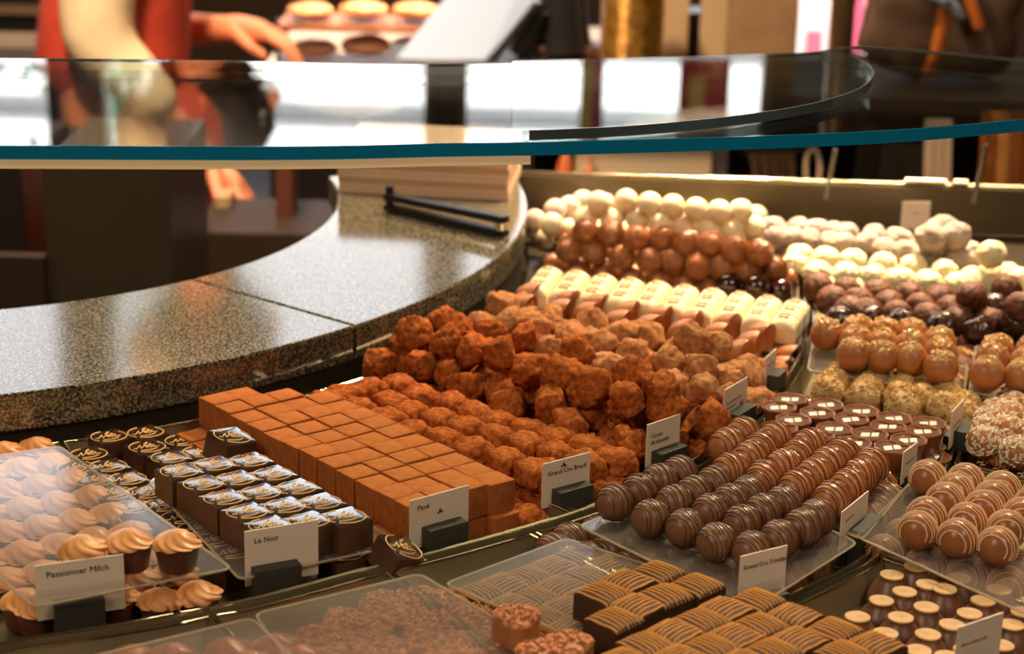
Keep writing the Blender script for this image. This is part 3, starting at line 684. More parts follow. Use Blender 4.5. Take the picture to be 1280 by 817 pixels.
# dark striped balls
Nl = [[(768, 628), (799, 615), (824, 602), (849, 592)], [(813, 648), (842, 629), (867, 617), (892, 605)], [(856, 660), (887, 640), (912, 628), (935, 617)],
      [(895, 678), (927, 655), (953, 641), (979, 630)], [(939, 688), (973, 674), (1002, 660), (1028, 649)]]
rows('dark_ball', Nl, ZB, 'dark striped ball truffle', 'dark striped ball truffles on the acrylic sheet', axrot(225))
rows('dark_ball', [[(985, 727), (1015, 710), (1041, 695)], [(690, 682+8), (712, 676)], [(735, 700), (760, 690)], [(745, 668), (772, 656)], [(792, 682), (818, 668)], [(842, 694), (864, 680)], [(888, 706), (910, 692)], [(785, 712), (810, 702)], [(830, 722), (870, 706)], [(880, 738), (920, 720)]], T+.0110, 'lower dark striped ball below the sheet', 'dark striped balls in the tray below the sheet', axrot(225))
Ol = [[(913, 588), (936, 573), (951, 561), (968, 549)], [(954, 599), (979, 584), (997, 570), (1012, 557)], [(996, 610), (1017, 595), (1034, 581), (1052, 569)], [(1039, 625), (1060, 609), (1075, 595), (1088, 582)]]
rows('milk_ball', [[(908, 557), (928, 543)]]+Ol, ZB, 'milk chocolate ball with dark stripes', 'milk chocolate balls with dark stripes', axrot(225))
rows('milk_ball', [[(1085, 650), (1099, 638), (1110, 626), (1121, 614)]], T+.0125, 'lower milk striped ball beside the card', 'milk striped balls below the sheet', axrot(225))
Vl = [[(1147, 663), (1158, 645), (1181, 627), (1194, 615), (1207, 602)], [(1197, 673), (1209, 652), (1229, 637), (1241, 624), (1252, 612)], [(1247, 683), (1258, 662), (1277, 646), (1291, 632), (1302, 618)]]
rows('wstripe_ball', [[(1160, 598)]]+Vl, ZB, 'milk ball with white stripes', 'milk balls with white stripes on the acrylic sheet', axrot(248, .1, .2))
rows('wstripe_ball', [[(1104, 692), (1128, 672)], [(1158, 705), (1175, 688)], [(1209, 718), (1228, 700)], [(1259, 732), (1272, 712)]], T+.0115, 'lower white striped ball below the sheet', 'milk balls with white stripes in the tray below', axrot(248, .1, .2))
# bells
Wl = [[(1072, 770), (1102, 749), (1115, 717), (1145, 707)], [(1107, 790), (1126, 771), (1131, 738), (1160, 729)], [(1148, 812), (1160, 792), (1158, 758), (1181, 735), (1199, 721)],
      [(1190, 822), (1190, 780), (1212, 766), (1229, 750), (1249, 736)], [(1245, 830), (1252, 805), (1265, 780), (1279, 764), (1292, 750)]]
rows('bell', [[(x, y+11) for x, y in L_] for L_ in Wl], T+.0105, 'bell chocolate with beige disc top', 'bell chocolates in the lower right tray')
for o in list(C.objects):
    if o.name.startswith('bell_chocolate'): o.location.z = T+.0; 
# re-seat bells so that the disc lands where it is seen
_b = [o for o in C.objects if o.name.startswith('bell_chocolate')]
for o, q in zip(_b, [q for L_ in Wl for q in L_]):
    p = G(q[0], q[1], T+.0215); o.location = (p.x, p.y, T)
# woven squares, upper level
ZM = T+.023
def squares(kind, lst, z, desc, group, h, ang=41, alt=True):
    for i, q in enumerate(lst):
        p = G(q[0], q[1], z+h); a = ang+(90 if (alt and q[2]) else 0)+random.uniform(-4, 4)
        inst(kind, (p.x, p.y, z), (0, 0, math.radians(a)), 1, '%s, %s' % (desc, q[3]), group)
Ml = [(822, 711, 0), (785, 722, 1), (755, 737, 0), (871, 727, 0), (831, 740, 0), (798, 753, 1), (768, 770, 0), (947, 746, 0), (907, 757, 1), (877, 771, 0), (843, 786, 1), (808, 801, 0),
      (994, 765, 1), (951, 777, 0), (921, 790, 1), (888, 804, 0), (851, 818, 1), (1043, 783, 0), (1000, 795, 1), (966, 809, 0), (1096, 801, 1), (1055, 812, 0), (930, 824, 1), (780, 822, 1)]
squares('weave', [(x, y, a, 'upper layer %s from the back' % od(i+1)) for i, (x, y, a) in enumerate(sorted(Ml, key=lambda q: q[1]))], ZM, 'dark square with amber lines', 'upper striped squares at the bottom', .018, 45)
Mu = [(721, 691, 0), (693, 704, 1), (760, 702, 1), (735, 716, 0), (661, 716, 0), (700, 729, 1), (630, 726, 1), (601, 736, 0), (668, 742, 0), (640, 752, 1), (710, 755, 1), (680, 768, 0), (735, 742, 1), (712, 781, 1), (742, 795, 0), (650, 778, 0), (670, 792, 0), (700, 806, 1)]
squares('weave', [(x, y, a, 'under the sheet, %s from the back' % od(i+1)) for i, (x, y, a) in enumerate(sorted(Mu, key=lambda q: q[1]))], T, 'lower dark striped square', 'striped squares under the acrylic sheet', .018, 45)
# crumb topped
Lu = [(478, 748), (522, 742), (560, 745), (430, 770), (470, 776), (512, 768), (552, 772), (592, 765), (395, 792), (438, 800), (482, 806), (526, 798), (568, 798), (608, 793), (640, 782), (360, 812), (400, 820), (450, 830), (500, 832), (548, 824), (590, 822), (628, 815)]
for i, (x, y) in enumerate(sorted(Lu, key=lambda q: q[1])):
    p = G(x, y, T+.016); inst('heart', (p.x, p.y, T), (0, 0, random.uniform(0, 6)), 1.02, 'crumb topped praline under the sheet, %s from the back' % (od(i+1) if i < 20 else '%dst' % (i+1) if i == 20 else '%dnd' % (i+1)), 'crumb topped pralines under the acrylic sheet')
for (x, y, l_) in ((646, 770, 'crumb topped praline standing on the sheet near the bottom edge'), (712, 803, 'crumb topped praline lying at the bottom edge beside striped squares'), (676, 815, 'crumb topped praline cut off by the bottom edge')):
    p = G(x, y, ZM+.016); inst('heart', (p.x, p.y, ZM+.0018), (0, 0, .6), 1.02, l_, 'crumb topped pralines on top of the sheet')
# brown swirls
rows('swirl2', [[(163, 815)], [(215, 812)], [(285, 805)], [(345, 800)], [(250, 830), ], [(315, 822)], [(375, 815)]], T+.02, 'brown swirl chocolate at the bottom edge', 'brown swirl chocolates at the lower left')
for o in C.objects:
    if o.name.startswith('swirl_chocolate'): o.location.z = T; 
# mocha cream cups
def seat(kind, lst, ztop, zbase, desc, group, scale=1):
    for i, q in enumerate(lst):
        p = G(q[0], q[1], ztop); inst(kind, (p.x, p.y, zbase), (0, 0, random.uniform(0, 6)), scale, '%s, %s' % (desc, q[2]), group)
A_, B2, D_, E2 = (32, 566), (250, 728), (-130, 590), (30, 760)
gr = gridpx((248, 733), (55, 772), (45, 552), (-120, 575), 5, 9, T+.020)
cups = [(q[0], q[1], 'under the sheet, %s from front, %s row from right' % (od(i+1), od(k+1))) for k, L_ in enumerate(gr) for i, q in enumerate(L_)]
cups = [q for q in cups if q[0] > -40]
seat('cupcake', cups, T+.020, T, 'mocha cream cup', 'mocha cream cups under the acrylic sheet')
zt = ZL+.002+.0024
seat('cupcake', [(107, 687, 'leftmost of three on the sheet'), (166, 678, 'middle of three on the sheet'), (221, 670, 'rightmost of three on the sheet')], zt+.020, zt, 'mocha cream cup', 'mocha cream cups on top of the sheet', 1.02)
# printed squares
def seatsq(kind, lst, ztop, zbase, ang, desc, group):
    for i, q in enumerate(lst):
        p = G(q[0], q[1], ztop); inst(kind, (p.x, p.y, zbase), (0, 0, math.radians(ang+random.uniform(-3, 3))), 1, '%s, %s' % (desc, q[2]), group)
zu = T+.0215+.0024
U = [[(225, 587), (254, 603), (280, 621), (309, 638), (337, 655)], [(267, 579), (295, 597), (326, 614), (356, 631), (386, 649)], [(312, 574), (341, 591), (371, 608), (401, 626), (432, 644)]]
seatsq('noir', [(q[0], q[1], '%s from back in %s upper row from left' % (od(i+1), od(k+1))) for k, L_ in enumerate(U) for i, q in enumerate(L_)], zu+.019, zu, -50, 'printed square', 'printed dark squares of the upper layer')
lo = [(136, 544), (182, 539), (229, 549), (184, 557), (251, 563), (212, 570), (111, 566), (135, 581), (159, 597), (182, 614), (203, 630), (226, 645), (247, 659), (268, 673), (290, 688), (95, 583), (119, 599), (142, 615), (165, 632), (430, 690), (478, 664)]
seatsq('noir', [(q[0], q[1], 'lower layer, %s from the back' % (od(i+1) if i < 20 else '21st')) for i, q in enumerate(sorted(lo[:-1], key=lambda q: q[1]))], T+.019, T, -50, 'glossy printed dark square', 'printed dark squares of the lower layer')
p = G(284, 557, T+.036); inst('noir', (p.x, p.y, T+.0255), (-.12, .16, -.8), 1, 'tilted printed dark square behind the upper block', 'printed dark squares of the upper layer')
p = G(487, 675, T+.030); inst('noir', (p.x, p.y, T+.010), (-.35, .35, -.9), 1, 'tilted printed dark square beside the cube tray corner', 'printed dark squares of the upper layer')
# cocoa cubes
a = G(248, 497, T+.0415); b_ = G(499, 629, T+.0415); u = (b_-a); u.z = 0; u = u.normalized(); v = Vector((-u.y, u.x, 0)); cs = .0208
org = a+u*.010+v*.010; ang = math.atan2(u.y, u.x)
for k in range(4):
    s_ = 0 if k < 2 else (1 if k == 2 else 2)
    for i in range(s_, 12):
        q = org+u*(i*cs*1.01)+v*(k*cs)+Vector((random.uniform(-.0007, .0007), random.uniform(-.0007, .0007), 0))
        inst('cube', (q.x, q.y, T+.021), (0, 0, ang+random.uniform(-.03, .03)), 1.0+.0, 'upper cocoa cube, %s from back in %s row from left' % (od(i-s_+1), od(k+1)), 'rust brown cocoa cubes of the upper layer')
for k in range(-1, 4):
    for i in range(0, 15):
        q = org+u*(i*cs*1.01+.004)+v*(k*cs)
        r_, a_ = topol(q)
        if r_ > divr(a_)-.022 or r_ < R0+.012: continue
        inst('cube', (q.x, q.y, T-.0005), (0, 0, ang+random.uniform(-.01, .01)), 1, 'lower cocoa cube, %s from back in %s row from left' % (od(i+1), od(k+2)), 'rust brown cocoa cubes of the lower layer')
# square cocoa truffles beside the cubes
PL = [[(412, 494), (450, 505), (485, 518), (518, 531), (556, 542), (594, 554), (632, 567), (668, 580), (706, 592)], [(433, 488), (488, 495), (515, 508), (551, 516), (583, 529), (621, 537), (658, 547), (696, 558), (735, 572)],
      [(465, 478), (500, 475), (528, 488), (566, 496), (595, 509), (625, 522), (662, 530), (698, 540), (735, 552), (770, 566)]]
for k, L_ in enumerate(PL):
    for i, (x, y) in enumerate(L_):
        p = G(x, y, T+.036); inst('pillow', (p.x, p.y, T+.019), (random.uniform(-.1, .1), random.uniform(-.1, .1), ang+random.uniform(-.15, .15)), random.uniform(.98, 1.06), 'square cocoa truffle, %s from back in %s row from left' % (od(i+1), od(k+1)), 'square cocoa truffles beside the cubes')
for k in range(4):
    for i in range(10):
        q = org+u*((i+.6)*.0248)+v*(4*cs+.002+k*.022)
        r_, a_ = topol(q)
        if r_ > divr(a_)-.02 or r_ < R0+.012: continue
        inst('pillow', (q.x, q.y, T), (0, 0, ang+random.uniform(-.1, .1)), .98, 'lower square cocoa truffle, %s from back in %s row' % (od(i+1), od(k+1)), 'square cocoa truffles of the lower layer')
# truffle heaps: visible ones from the photograph, settled so that they do not run into each other
def heap(kind, vis, hidden, desc, group, r=.0128, lowdesc=''):
    P = [[*G(x, y, T+.013+.0205*l)] for x, y, l in vis]; nv = len(P)
    P += [list(q) for q in hidden]
    for it in range(60):
        for i in range(len(P)):
            for j in range(i+1, len(P)):
                d = [P[j][k]-P[i][k] for k in range(3)]; D = math.sqrt(sum(x*x for x in d)) or 1e-6
                if D < 2*r*.96:
                    m_ = (2*r*.96-D)/D; wi, wj = (.5, .5) if (i < nv) == (j < nv) else ((.15, .85) if i < nv else (.85, .15))
                    for k in range(3):
                        P[i][k] -= d[k]*m_*wi*.6; P[j][k] += d[k]*m_*wj*.6
        for q in P: q[2] = max(q[2], T+.0125)
    order = sorted(range(nv), key=lambda i: -proj(P[i])[1]); nrow = 8; names = {}
    for s_ in range(0, nv, nrow):
        for c, i in enumerate(sorted(order[s_:s_+nrow], key=lambda i: proj(P[i])[0])):
            names[i] = '%s, %s from left in %s row from front' % (desc, od(c+1), od(s_//nrow+1))
    for i, q in enumerate(P):
        inst(kind, q, (random.uniform(-.6, .6), random.uniform(-.6, .6), random.uniform(0, 6.28)), random.uniform(.95, 1.08), names.get(i, lowdesc), group if i < nv else group+', lower ones')
def fillgrid(a0, a1, r0, r1, z, step):
    out = []; r_ = r0; k = 0
    while r_ < r1:
        n = max(1, int(math.radians(a1-a0)*r_/step))
        for i in range(n+1):
            aa = a0+(a1-a0)*(i+(.5 if k % 2 else 0))/n
            if aa <= a1 and r_ < divr(aa)-.018: p = pol(r_, aa, z); out.append((p.x, p.y, p.z))
        r_ += step*.9; k += 1
    return out
DR = [(551, 408, 2.2), (525, 420, 2), (583, 415, 1.6), (561, 434, 2), (527, 458, 1.3), (591, 441, 2), (566, 466, 1.2), (626, 444, 2.2), (606, 474, 1), (666, 463, 2.2), (701, 473, 2.2), (632, 493, 1), (671, 500, 1),
      (702, 511, 1), (740, 490, 2), (783, 503, 2), (787, 468, 2.6), (825, 490, 2.4), (744, 526, 1), (788, 531, 1), (822, 516, 1.5), (858, 516, 2), (745, 562, .3), (785, 568, .5), (772, 598, .2), (740, 600, .1), (884, 536, .8),
      (475, 460, .9), (510, 436, 1.2), (850, 553, .3), (718, 441, 2.2), (655, 425, 2), (868, 558, .2), (820, 560, .3), (797, 612, .0), (760, 618, 0), (600, 418, 1.5), (722, 545, .6), (765, 545, .6)]
heap('rust', DR, fillgrid(-41, -32.5, .655, .90, T+.013, .027)+fillgrid(-40, -33.5, .67, .84, T+.033, .028), 'rust brown cocoa truffle', 'rust brown cocoa truffles in the heap', lowdesc='rust brown truffle deep inside the heap')
LR = [(623, 390, 1.2), (638, 410, 1.3), (668, 413, 1.5), (688, 402, 1), (715, 423, 1.7), (748, 433, 1.8), (735, 407, 1.2), (773, 422, 1.5), (791, 445, 1.7), (863, 425, 2.3), (816, 428, 1.4), (835, 456, 1.6), (876, 463, 1.8), (899, 448, 1.5), (882, 493, 1.5), (763, 458, 1.7),
      (720, 447, 1.6), (687, 440, 1.6), (607, 418, 1), (846, 486, 1.2), (923, 468, 1), (943, 480, .6), (935, 505, .3), (905, 480, 1.2), (800, 418, 1), (842, 440, 1.3), (662, 438, 1.5), (910, 505, .8), (885, 520, .6), (955, 500, .1), (648, 388, .8), (610, 402, .8), (960, 470, .3)]
heap('light', LR, fillgrid(-32, -24.5, .655, .90, T+.013, .027)+fillgrid(-31.5, -28, .67, .86, T+.030, .029), 'light cocoa truffle', 'light cocoa dusted truffles in the heap', lowdesc='light cocoa truffle deep inside the heap')
# folded milk chocolates
FL = [[(658, 388), (666, 374)], [(704, 394), (714, 383)], [(738, 398), (750, 387)], [(777, 408), (790, 396)], [(816, 414), (829, 402)], [(858, 420), (868, 408)], [(901, 424), (914, 412)], [(929, 446), (943, 435), (955, 424)], [(980, 466), (990, 452)]]
for k, L_ in enumerate(FL):
    for i, (x, y) in enumerate(L_):
        zz = T+(.030 if x < 970 else .012); p = G(x, y, zz); inst('fold', p, (random.uniform(-.1, .1), random.uniform(-.1, .1), random.uniform(-.25, .15)), 1.0, 'folded milk chocolate, %s from front in %s row from left' % (od(i+1), od(k+1)), 'folded milk chocolates')
for q in fillgrid(-22.5, -16.5, .66, .86, T+.0105, .028): inst('fold', q, (0, 0, random.uniform(-.2, .2)), 1, 'folded milk chocolate of the lower layer', 'folded milk chocolates of the lower layer')
# white pralines with imprint
bars = []
for k in range(10):
    x = 672+k*33.8+(k*k*.05); y = 356+k*4.6
    bars.append([(x, y), (x+7, y-10), (x+14, y-19)])
for k, L_ in enumerate(bars):
    for i, (x, y) in enumerate(L_):
        p = G(x, y, T+.040); inst('bar', (p.x, p.y, T+.022), (0, 0, math.radians(-16)+random.uniform(-.05, .05)), 1.02, 'cream white praline with imprint, %s from front in %s column' % (od(i+1), od(k+1)), 'cream white pralines with imprint')
        if i == 0: inst('bar', (p.x, p.y, T), (0, 0, math.radians(-16)), .99, 'lower cream white praline, %s from left' % od(k+1), 'lower cream white pralines')
# brown lined balls
def ballrows(kind, rws, desc, group, rotf):
    for k, (z, L_) in enumerate(rws):
        for i, (x, y) in enumerate(L_):
            p = G(x, y, z); inst(kind, p, rotf(k, i), random.uniform(.98, 1.02), '%s, %s from left in %s row' % (desc, od(i+1), ['top', 'middle', 'front', 'fourth'][k]), group)
rr_ = lambda k, i: (random.uniform(-.5, .5), random.uniform(-.5, .5), random.uniform(0, 3))
ballrows('lined_ball', [(T+.054, [(732, 290), (764, 293), (796, 298), (827, 298), (858, 303), (888, 306), (920, 312), (950, 316)]), (T+.036, [(711, 314), (743, 316), (777, 322), (812, 325), (843, 327), (873, 333), (903, 334), (935, 337), (967, 337)]),
                        (T+.016, [(694, 332), (724, 338), (757, 342), (790, 346), (826, 351), (858, 354), (887, 357)])], 'brown milk ball with fine lines', 'brown milk balls with fine lines', rr_)
for i, (x, y) in enumerate([(700, 300), (735, 312), (765, 318), (800, 322), (835, 326), (868, 330), (900, 334), (930, 338), (960, 341), (980, 352)]):
    p = G(x, y, T+.014); inst('lined_ball', p, rr_(0, i), .98, 'brown milk ball hidden low in the heap', 'brown milk balls low in the heap')
for i, (x, y, z) in enumerate([(911, 357, .022), (946, 359, .026), (975, 364, .02), (925, 366, .012), (955, 370, .012)]):
    inst('glossy_ball', G(x, y, T+z), (0, 0, 0), 1, 'glossy dark ball behind the white pralines, %s from left' % od(i+1), 'glossy dark balls behind the white pralines')
ballrows('white_ball', [(T+.052, [(748, 254), (783, 251), (812, 255), (841, 258), (870, 262), (899, 265), (926, 264)]), (T+.034, [(690, 281), (732, 274), (765, 275), (797, 274), (826, 280), (855, 281), (885, 286), (915, 288), (942, 284)]),
                        (T+.014, [(683, 300), (712, 288), (748, 290), (780, 291), (811, 292), (840, 296), (870, 300), (902, 303), (932, 305), (960, 300)])], 'smooth white ball', 'smooth white chocolate balls at the back', rr_)
for i, (x, y) in enumerate([(735, 262), (765, 262), (797, 263), (826, 266), (855, 270), (885, 273), (912, 275), (945, 270)]):
    inst('white_ball', G(x, y, T+.014), (0, 0, 0), .98, 'smooth white ball hidden low in the heap', 'smooth white balls low in the heap')
for i, (x, y, z) in enumerate([(668, 276, .03), (694, 263, .03), (712, 259, .03), (728, 252, .03), (757, 256, .026)]):
    inst('pale_ball', G(x, y, T+z), (0, 0, 0), .98, 'pale powdered ball at the back left, %s from left' % od(i+1), 'pale powdered balls behind the white balls')
for i, (x, y) in enumerate([(668, 284), (694, 272), (715, 266), (740, 262)]): inst('pale_ball', G(x, y, T+.012), (0, 0, 0), .98, 'pale powdered ball of the lower layer', 'pale powdered balls of the lower layer')
# ring two, further back
PC = [[(975, 534), (992, 524), (974, 508), (988, 498)], [(1021, 544), (1043, 535), (1022, 515.5), (1033, 505)], [(1067, 553), (1088, 542), (1064, 523), (1077, 513)], [(1116, 558), (1136, 549), (1110, 532), (1118, 522)], [(1154, 538), (1161, 528)]]
for k, L_ in enumerate(PC):
    for i, (x, y) in enumerate(L_):
        p = G(x, y, T+.0165+.018); inst('cup', (p.x, p.y, T+.0165), (0, 0, .2+random.uniform(-.15, .15)), 1, 'filled chocolate cup, %s from front in %s row from left' % (od(i+1), od(k+1)), 'filled chocolate cups')
for (x, y) in ((1160, 556), (1166, 570), (1150, 585), (1120, 592), (1180, 545)):
    p = G(x, y, T+.018); inst('cup', (p.x, p.y, T), (0, 0, random.random()), 1, 'filled chocolate cup of the lower layer by the card', 'filled chocolate cups of the lower layer')
QL = [[(1035, 490), (1042, 480), (1052, 471), (1062, 463)], [(1078, 498), (1085, 488), (1093, 478), (1098, 469)], [(1128, 510), (1125, 497), (1127, 487), (1132, 478)], [(1152, 500), (1152, 483), (1156, 472), (1162, 462)], [(1180, 510), (1185, 497), (1187, 483), (1182, 470)], [(1205, 520), (1206, 508)]]
rows('pist_ball', QL, T+.024, 'crumb coated yellowish truffle', 'crumb coated yellowish truffles')
rows('pist_ball', [[(1050, 500), (1100, 508), (1150, 520), (1190, 525)]], T+.0122, 'lower crumb coated truffle', 'crumb coated truffles of the lower layer')
RL = [[(1034, 418)], [(1067, 443), (1070, 428), (1072, 414)], [(1102, 446), (1103, 431), (1105, 417)], [(1138, 449), (1139, 433), (1139, 419)], [(1176, 459), (1175, 442), (1174, 429)]]
rows('nut_ball', RL, T+.045, 'milk ball with gold nut topping', 'milk balls with gold nut topping')
rows('nut_ball', [[(1234, 467), (1241, 450), (1246, 438)], [(1277, 470), (1282, 455), (1290, 440)]], T+.045, 'nut topped ball by the right edge', 'nut topped balls by the right edge')
rows('nut_ball', [[(1199, 478), (1200, 455)]], T+.0135, 'low nut topped ball beside the sheet', 'nut topped balls beside the sheet')
# brown dusted balls
SL = []
for k in range(7):
    x = 1020+k*38.5; y = 362+k*3.2
    SL.append([(x+24, y+26), (x+14, y+13), (x, y)])
SL[0] = [(1062, 389), (1040, 376), (1022, 360)]
rows('dusted_ball', SL, T+.030, 'brown dusted truffle', 'brown dusted truffles at the back right')
rows('dusted_ball', [[(x, y)] for x, y in ((1258, 362), (1275, 385), (1215, 372))], T+.048, 'large dusted truffle atop the heap', 'dusted truffles atop the heap')
rows('shiny_lump', [[(1245, 385), (1268, 402)], [(1052, 400)], [(1090, 400)], [(1130, 404)], [(1180, 408)], [(1222, 412)]], T+.036, 'shiny dark lumpy truffle', 'shiny dark lumpy truffles')
for qi, q in enumerate([pol(r_, a_, T+.0135) for a_ in (-20.5, -18.5, -16.5, -14.5, -12.5) for r_ in (.925, .955, .985, 1.01, 1.055, 1.09)]): inst('dusted_ball', q, (0, 0, random.random()*6), .96, 'lower brown dusted truffle, %s from left in %s lower row' % (od(qi%6+1), od(qi//6+1)), 'brown dusted truffles of the lower layer')
TL_ = [[(994, 333), (1000, 322)], [(1022, 343), (1032, 325)], [(1058, 345), (1066, 328)], [(1092, 348), (1104, 332)], [(1126, 352), (1142, 335)], [(1160, 355), (1180, 342)], [(1198, 358), (1215, 350)], [(1222, 355), (1238, 345)], [(1258, 345), (1275, 352)]]
rows('rough_white', TL_, T+.024, 'rough creamy white truffle', 'rough creamy white truffles')
rows('rough_white', [[(1239, 318)]], T+.05, 'single high creamy white truffle', 'high creamy white truffle')
UL = [[(966, 285), (972, 297)], [(990, 298), (998, 286)], [(1012, 300), (1022, 288)], [(1036, 304), (1042, 292)], [(1054, 305), (1058, 292)], [(1084, 305), (1092, 295)], [(1106, 312), (1118, 299)], [(1130, 315), (1124, 300)], [(1155, 320), (1150, 312)], [(1185, 318), (1200, 325)], [(1210, 315), (1218, 328)]]
rows('grey_ball', UL, T+.030, 'greyish icing dusted truffle', 'greyish icing dusted truffles')
rows('grey_ball', [[(1164, 297)], [(1194, 295)], [(1178, 286)]], T+.052, 'greyish truffle atop the others', 'greyish truffles atop the others', scale=1.15)
for i, q in enumerate([pol(r_, a_, T+.012) for a_ in (-1.5, .4, 2.2) for r_ in (.86, .89, .92, .95, .98, 1.01)]): inst('grey_ball', q, (0, 0, i), .96, 'greyish truffle of the lower layer', 'greyish truffles of the lower layer')
for i, q in enumerate([pol(r_, a_, T+.013) for a_ in (-8, -5.9, -3.9) for r_ in (.88, .91, .94, .97, 1.0, 1.045, 1.075, 1.105)]): inst('rough_white', q, (0, 0, i), .94, 'rough white truffle of the lower layer', 'rough white truffles of the lower layer')
# coconut truffles on dark discs
XL = [[(1230, 553, .0), (1232, 540), (1238, 528), (1246, 518)], [(1259, 540), (1262, 523), (1266, 510), (1268, 497)], [(1272, 566, 0), (1284, 545), (1288, 528), (1292, 512)]]
rows('coco_ball', XL, T+.026, 'coconut flaked milk truffle', 'coconut flaked truffles at the right')
discb = MB().lathe([(.0122, 0), (.0128, .001), (.0128, .003), (.0122, .0038), (.0004, .0038)], 28).mesh('chocolate_disc', M_vdark)
dp = MB()
for yy in (-.002, .002): dp.tube([(-.006+.012*t/8, yy+.0012*math.sin(t*1.9), .0041) for t in range(9)], .0004, 4)
dp = dp.mesh('gold_script', M_gold)
KINDS['disc'] = dict(name='chocolate_disc', mesh=discb, parts=[('gold_script', dp, 'gold script print')])
for i, (x, y) in enumerate([(1226, 569), (1268, 581), (1232, 584), (1282, 598), (1252, 592)]):
    p = G(x, y, T+.010); inst('disc', p, (.1, -.1, .4), 1, 'dark round disc with gold script, %s from left' % od(i+1), 'dark discs with gold script')
    inst('milk_ball', (p.x+.004, p.y+.012, T+.0118), (0, 0, 0), .9, 'milk striped ball under the gold script discs', 'milk balls under the discs')

# ------------------------------------------------------------------ name cards in their holders
def text_mesh(body, size, m, name='lettering'):
    cu = bpy.data.curves.new(name, 'FONT'); cu.body = body; cu.size = size; cu.extrude = .00006; cu.resolution_u = 2; cu.space_line = 1.1
    t = bpy.data.objects.new(name, cu); C.objects.link(t); dg = bpy.context.evaluated_depsgraph_get()
    me = bpy.data.meshes.new_from_object(t.evaluated_get(dg)); bpy.data.objects.remove(t); me.materials.clear(); me.materials.append(m); return me
CARDS = []
def name_card(TL, TR, BR, BL, label, text=None, bars_=None, z=T+.012, hold=(.12, .72), hh=.42, smudge=None, size=.0042, tx=.12, ty=.24):
    A, B = G(BL[0], BL[1], z), G(BR[0], BR[1], z)
    def zat(P_, px): d = ray(*px); return CZ+d.z*(math.hypot(P_.x, P_.y)/math.hypot(d.x, d.y))
    hgt = ((zat(A, TL)-z)+(zat(B, TR)-z))/2; L_ = (B-A).length; ux = (B-A).normalized(); nrm = Vector((ux.y, -ux.x, 0))
    if nrm.y > 0: nrm = -nrm
    M_ = Matrix((ux, -nrm, Vector((0, 0, 1)))).transposed().to_4x4()
    CARDS.append((A.copy(), ux.copy(), nrm.copy(), L_))
    root = thing('name_card', label, 'card', A); root.matrix_world = Matrix.Translation(A) @ M_
    ob('card_panel', MB().box((0, 0, 0), (L_, .0008, hgt)).mesh('card_panel', M_card, smooth=False), root)
    hx0, hx1 = L_*hold[0], L_*hold[1]
    ob('holder_block', MB().box((hx0, -.0085, T-z+.0012), (hx1, .0085, hgt*hh), None).mesh('holder_block', M_slate, bevel=.0006), root) if False else None
    hb_ = MB().box((hx0, -.0095, T-z+.0012), (hx1, -.0001, hgt*hh)); hb_.box((hx0, .0009, T-z+.0012), (hx1, .0075, hgt*hh*.55)); 
    ob('holder_block', hb_.mesh('holder_block', M_slate, smooth=False, bevel=.0005), root)
    if text:
        t = text_mesh(text, size, M_ink); o = ob('lettering', t, root, (L_*tx, -.0002, hgt*(1-ty)), (PI/2, 0, 0))
    if bars_:
        b = MB()
        for (x0, x1, yy) in bars_:
            n = 7
            for i in range(n):
                xa = L_*(x0+(x1-x0)*i/n); xb = L_*(x0+(x1-x0)*(i+.8)/n); hq = .0011*(1.5 if i % 3 == 0 else 1)
                b.box((xa, -.0003, hgt*(1-yy)), (xb, -.0001, hgt*(1-yy)+hq))
        ob('printed_line', b.mesh('printed_line', M_inkl, smooth=False), root)
    if smudge:
        b = MB(); rnd = random.Random(4)
        for i in range(9):
            cx, cz = L_*smudge[0]+rnd.gauss(0, .0009), hgt*(1-smudge[1])+rnd.gauss(0, .0009); s_ = rnd.uniform(.0003, .0009); b.box((cx-s_, -.0004, cz-s_*.6), (cx+s_, -.0001, cz+s_*.6))
        ob('cocoa_smudge', b.mesh('cocoa_smudge', mat('smudge', lin((110, 50, 24)), .9), smooth=False), root, None)
    return root
M_inkl = mat('pale_ink', lin((176, 140, 104)), .8)
name_card((48, 711), (159, 688), (157, 760), (47, 776), 'name card lettered Passionner Milch before the cream cups', 'Passionner Milch', size=.0052, z=T+.0145, hold=(.18, .74), hh=.36)
name_card((306, 664), (399, 650), (398, 717), (307, 733), 'name card lettered Le Noir before the printed squares', 'Le Noir', size=.0048, z=T+.0145, hold=(.08, .70), hh=.36)
name_card((513, 625), (587, 607), (585, 667), (512, 688), 'name card lettered Pav\u00e9 before the cocoa cubes', 'Pav\u00e9', size=.0050, z=T+.0145, hold=(.2, .85), hh=.42, smudge=(.5, .35))
name_card((679, 581), (739, 564), (736, 620), (677, 636), 'name card lettered Grand Cru Brasil before the square truffles', 'Grand Cru Brasil', size=.0046, z=T+.0145, hold=(.2, .9), hh=.40, smudge=(.43, .12), tx=.1, ty=.30)
name_card((811, 531), (853, 517), (848, 570), (807, 585), 'name card lettered Cacao Artisanale before the rust truffles', 'Cacao\nArtisanale', size=.0046, z=T+.0205, hold=(.15, .95), hh=.36, ty=.34)
name_card((903, 488), (933, 470), (932, 518), (903, 536), 'name card before the light cocoa truffles', None, [(.1, .75, .42), (.1, .5, .56)], z=T+.0205, hold=(.15, .95), hh=.36)
name_card((958, 447), (972, 436), (968, 474), (955, 486), 'small name card before the folded milk chocolates', None, [(.2, .8, .35)], z=T+.0205, hold=(.2, 1.0), hh=.4)
name_card((922, 699), (982, 677), (980, 740), (922, 755), 'name card lettered Grand Cru Trinidad before dark striped balls', 'Grand Cru Trinidad', size=.0040, z=T+.018, hold=(.45, .9), hh=.14, ty=.30, tx=.07)
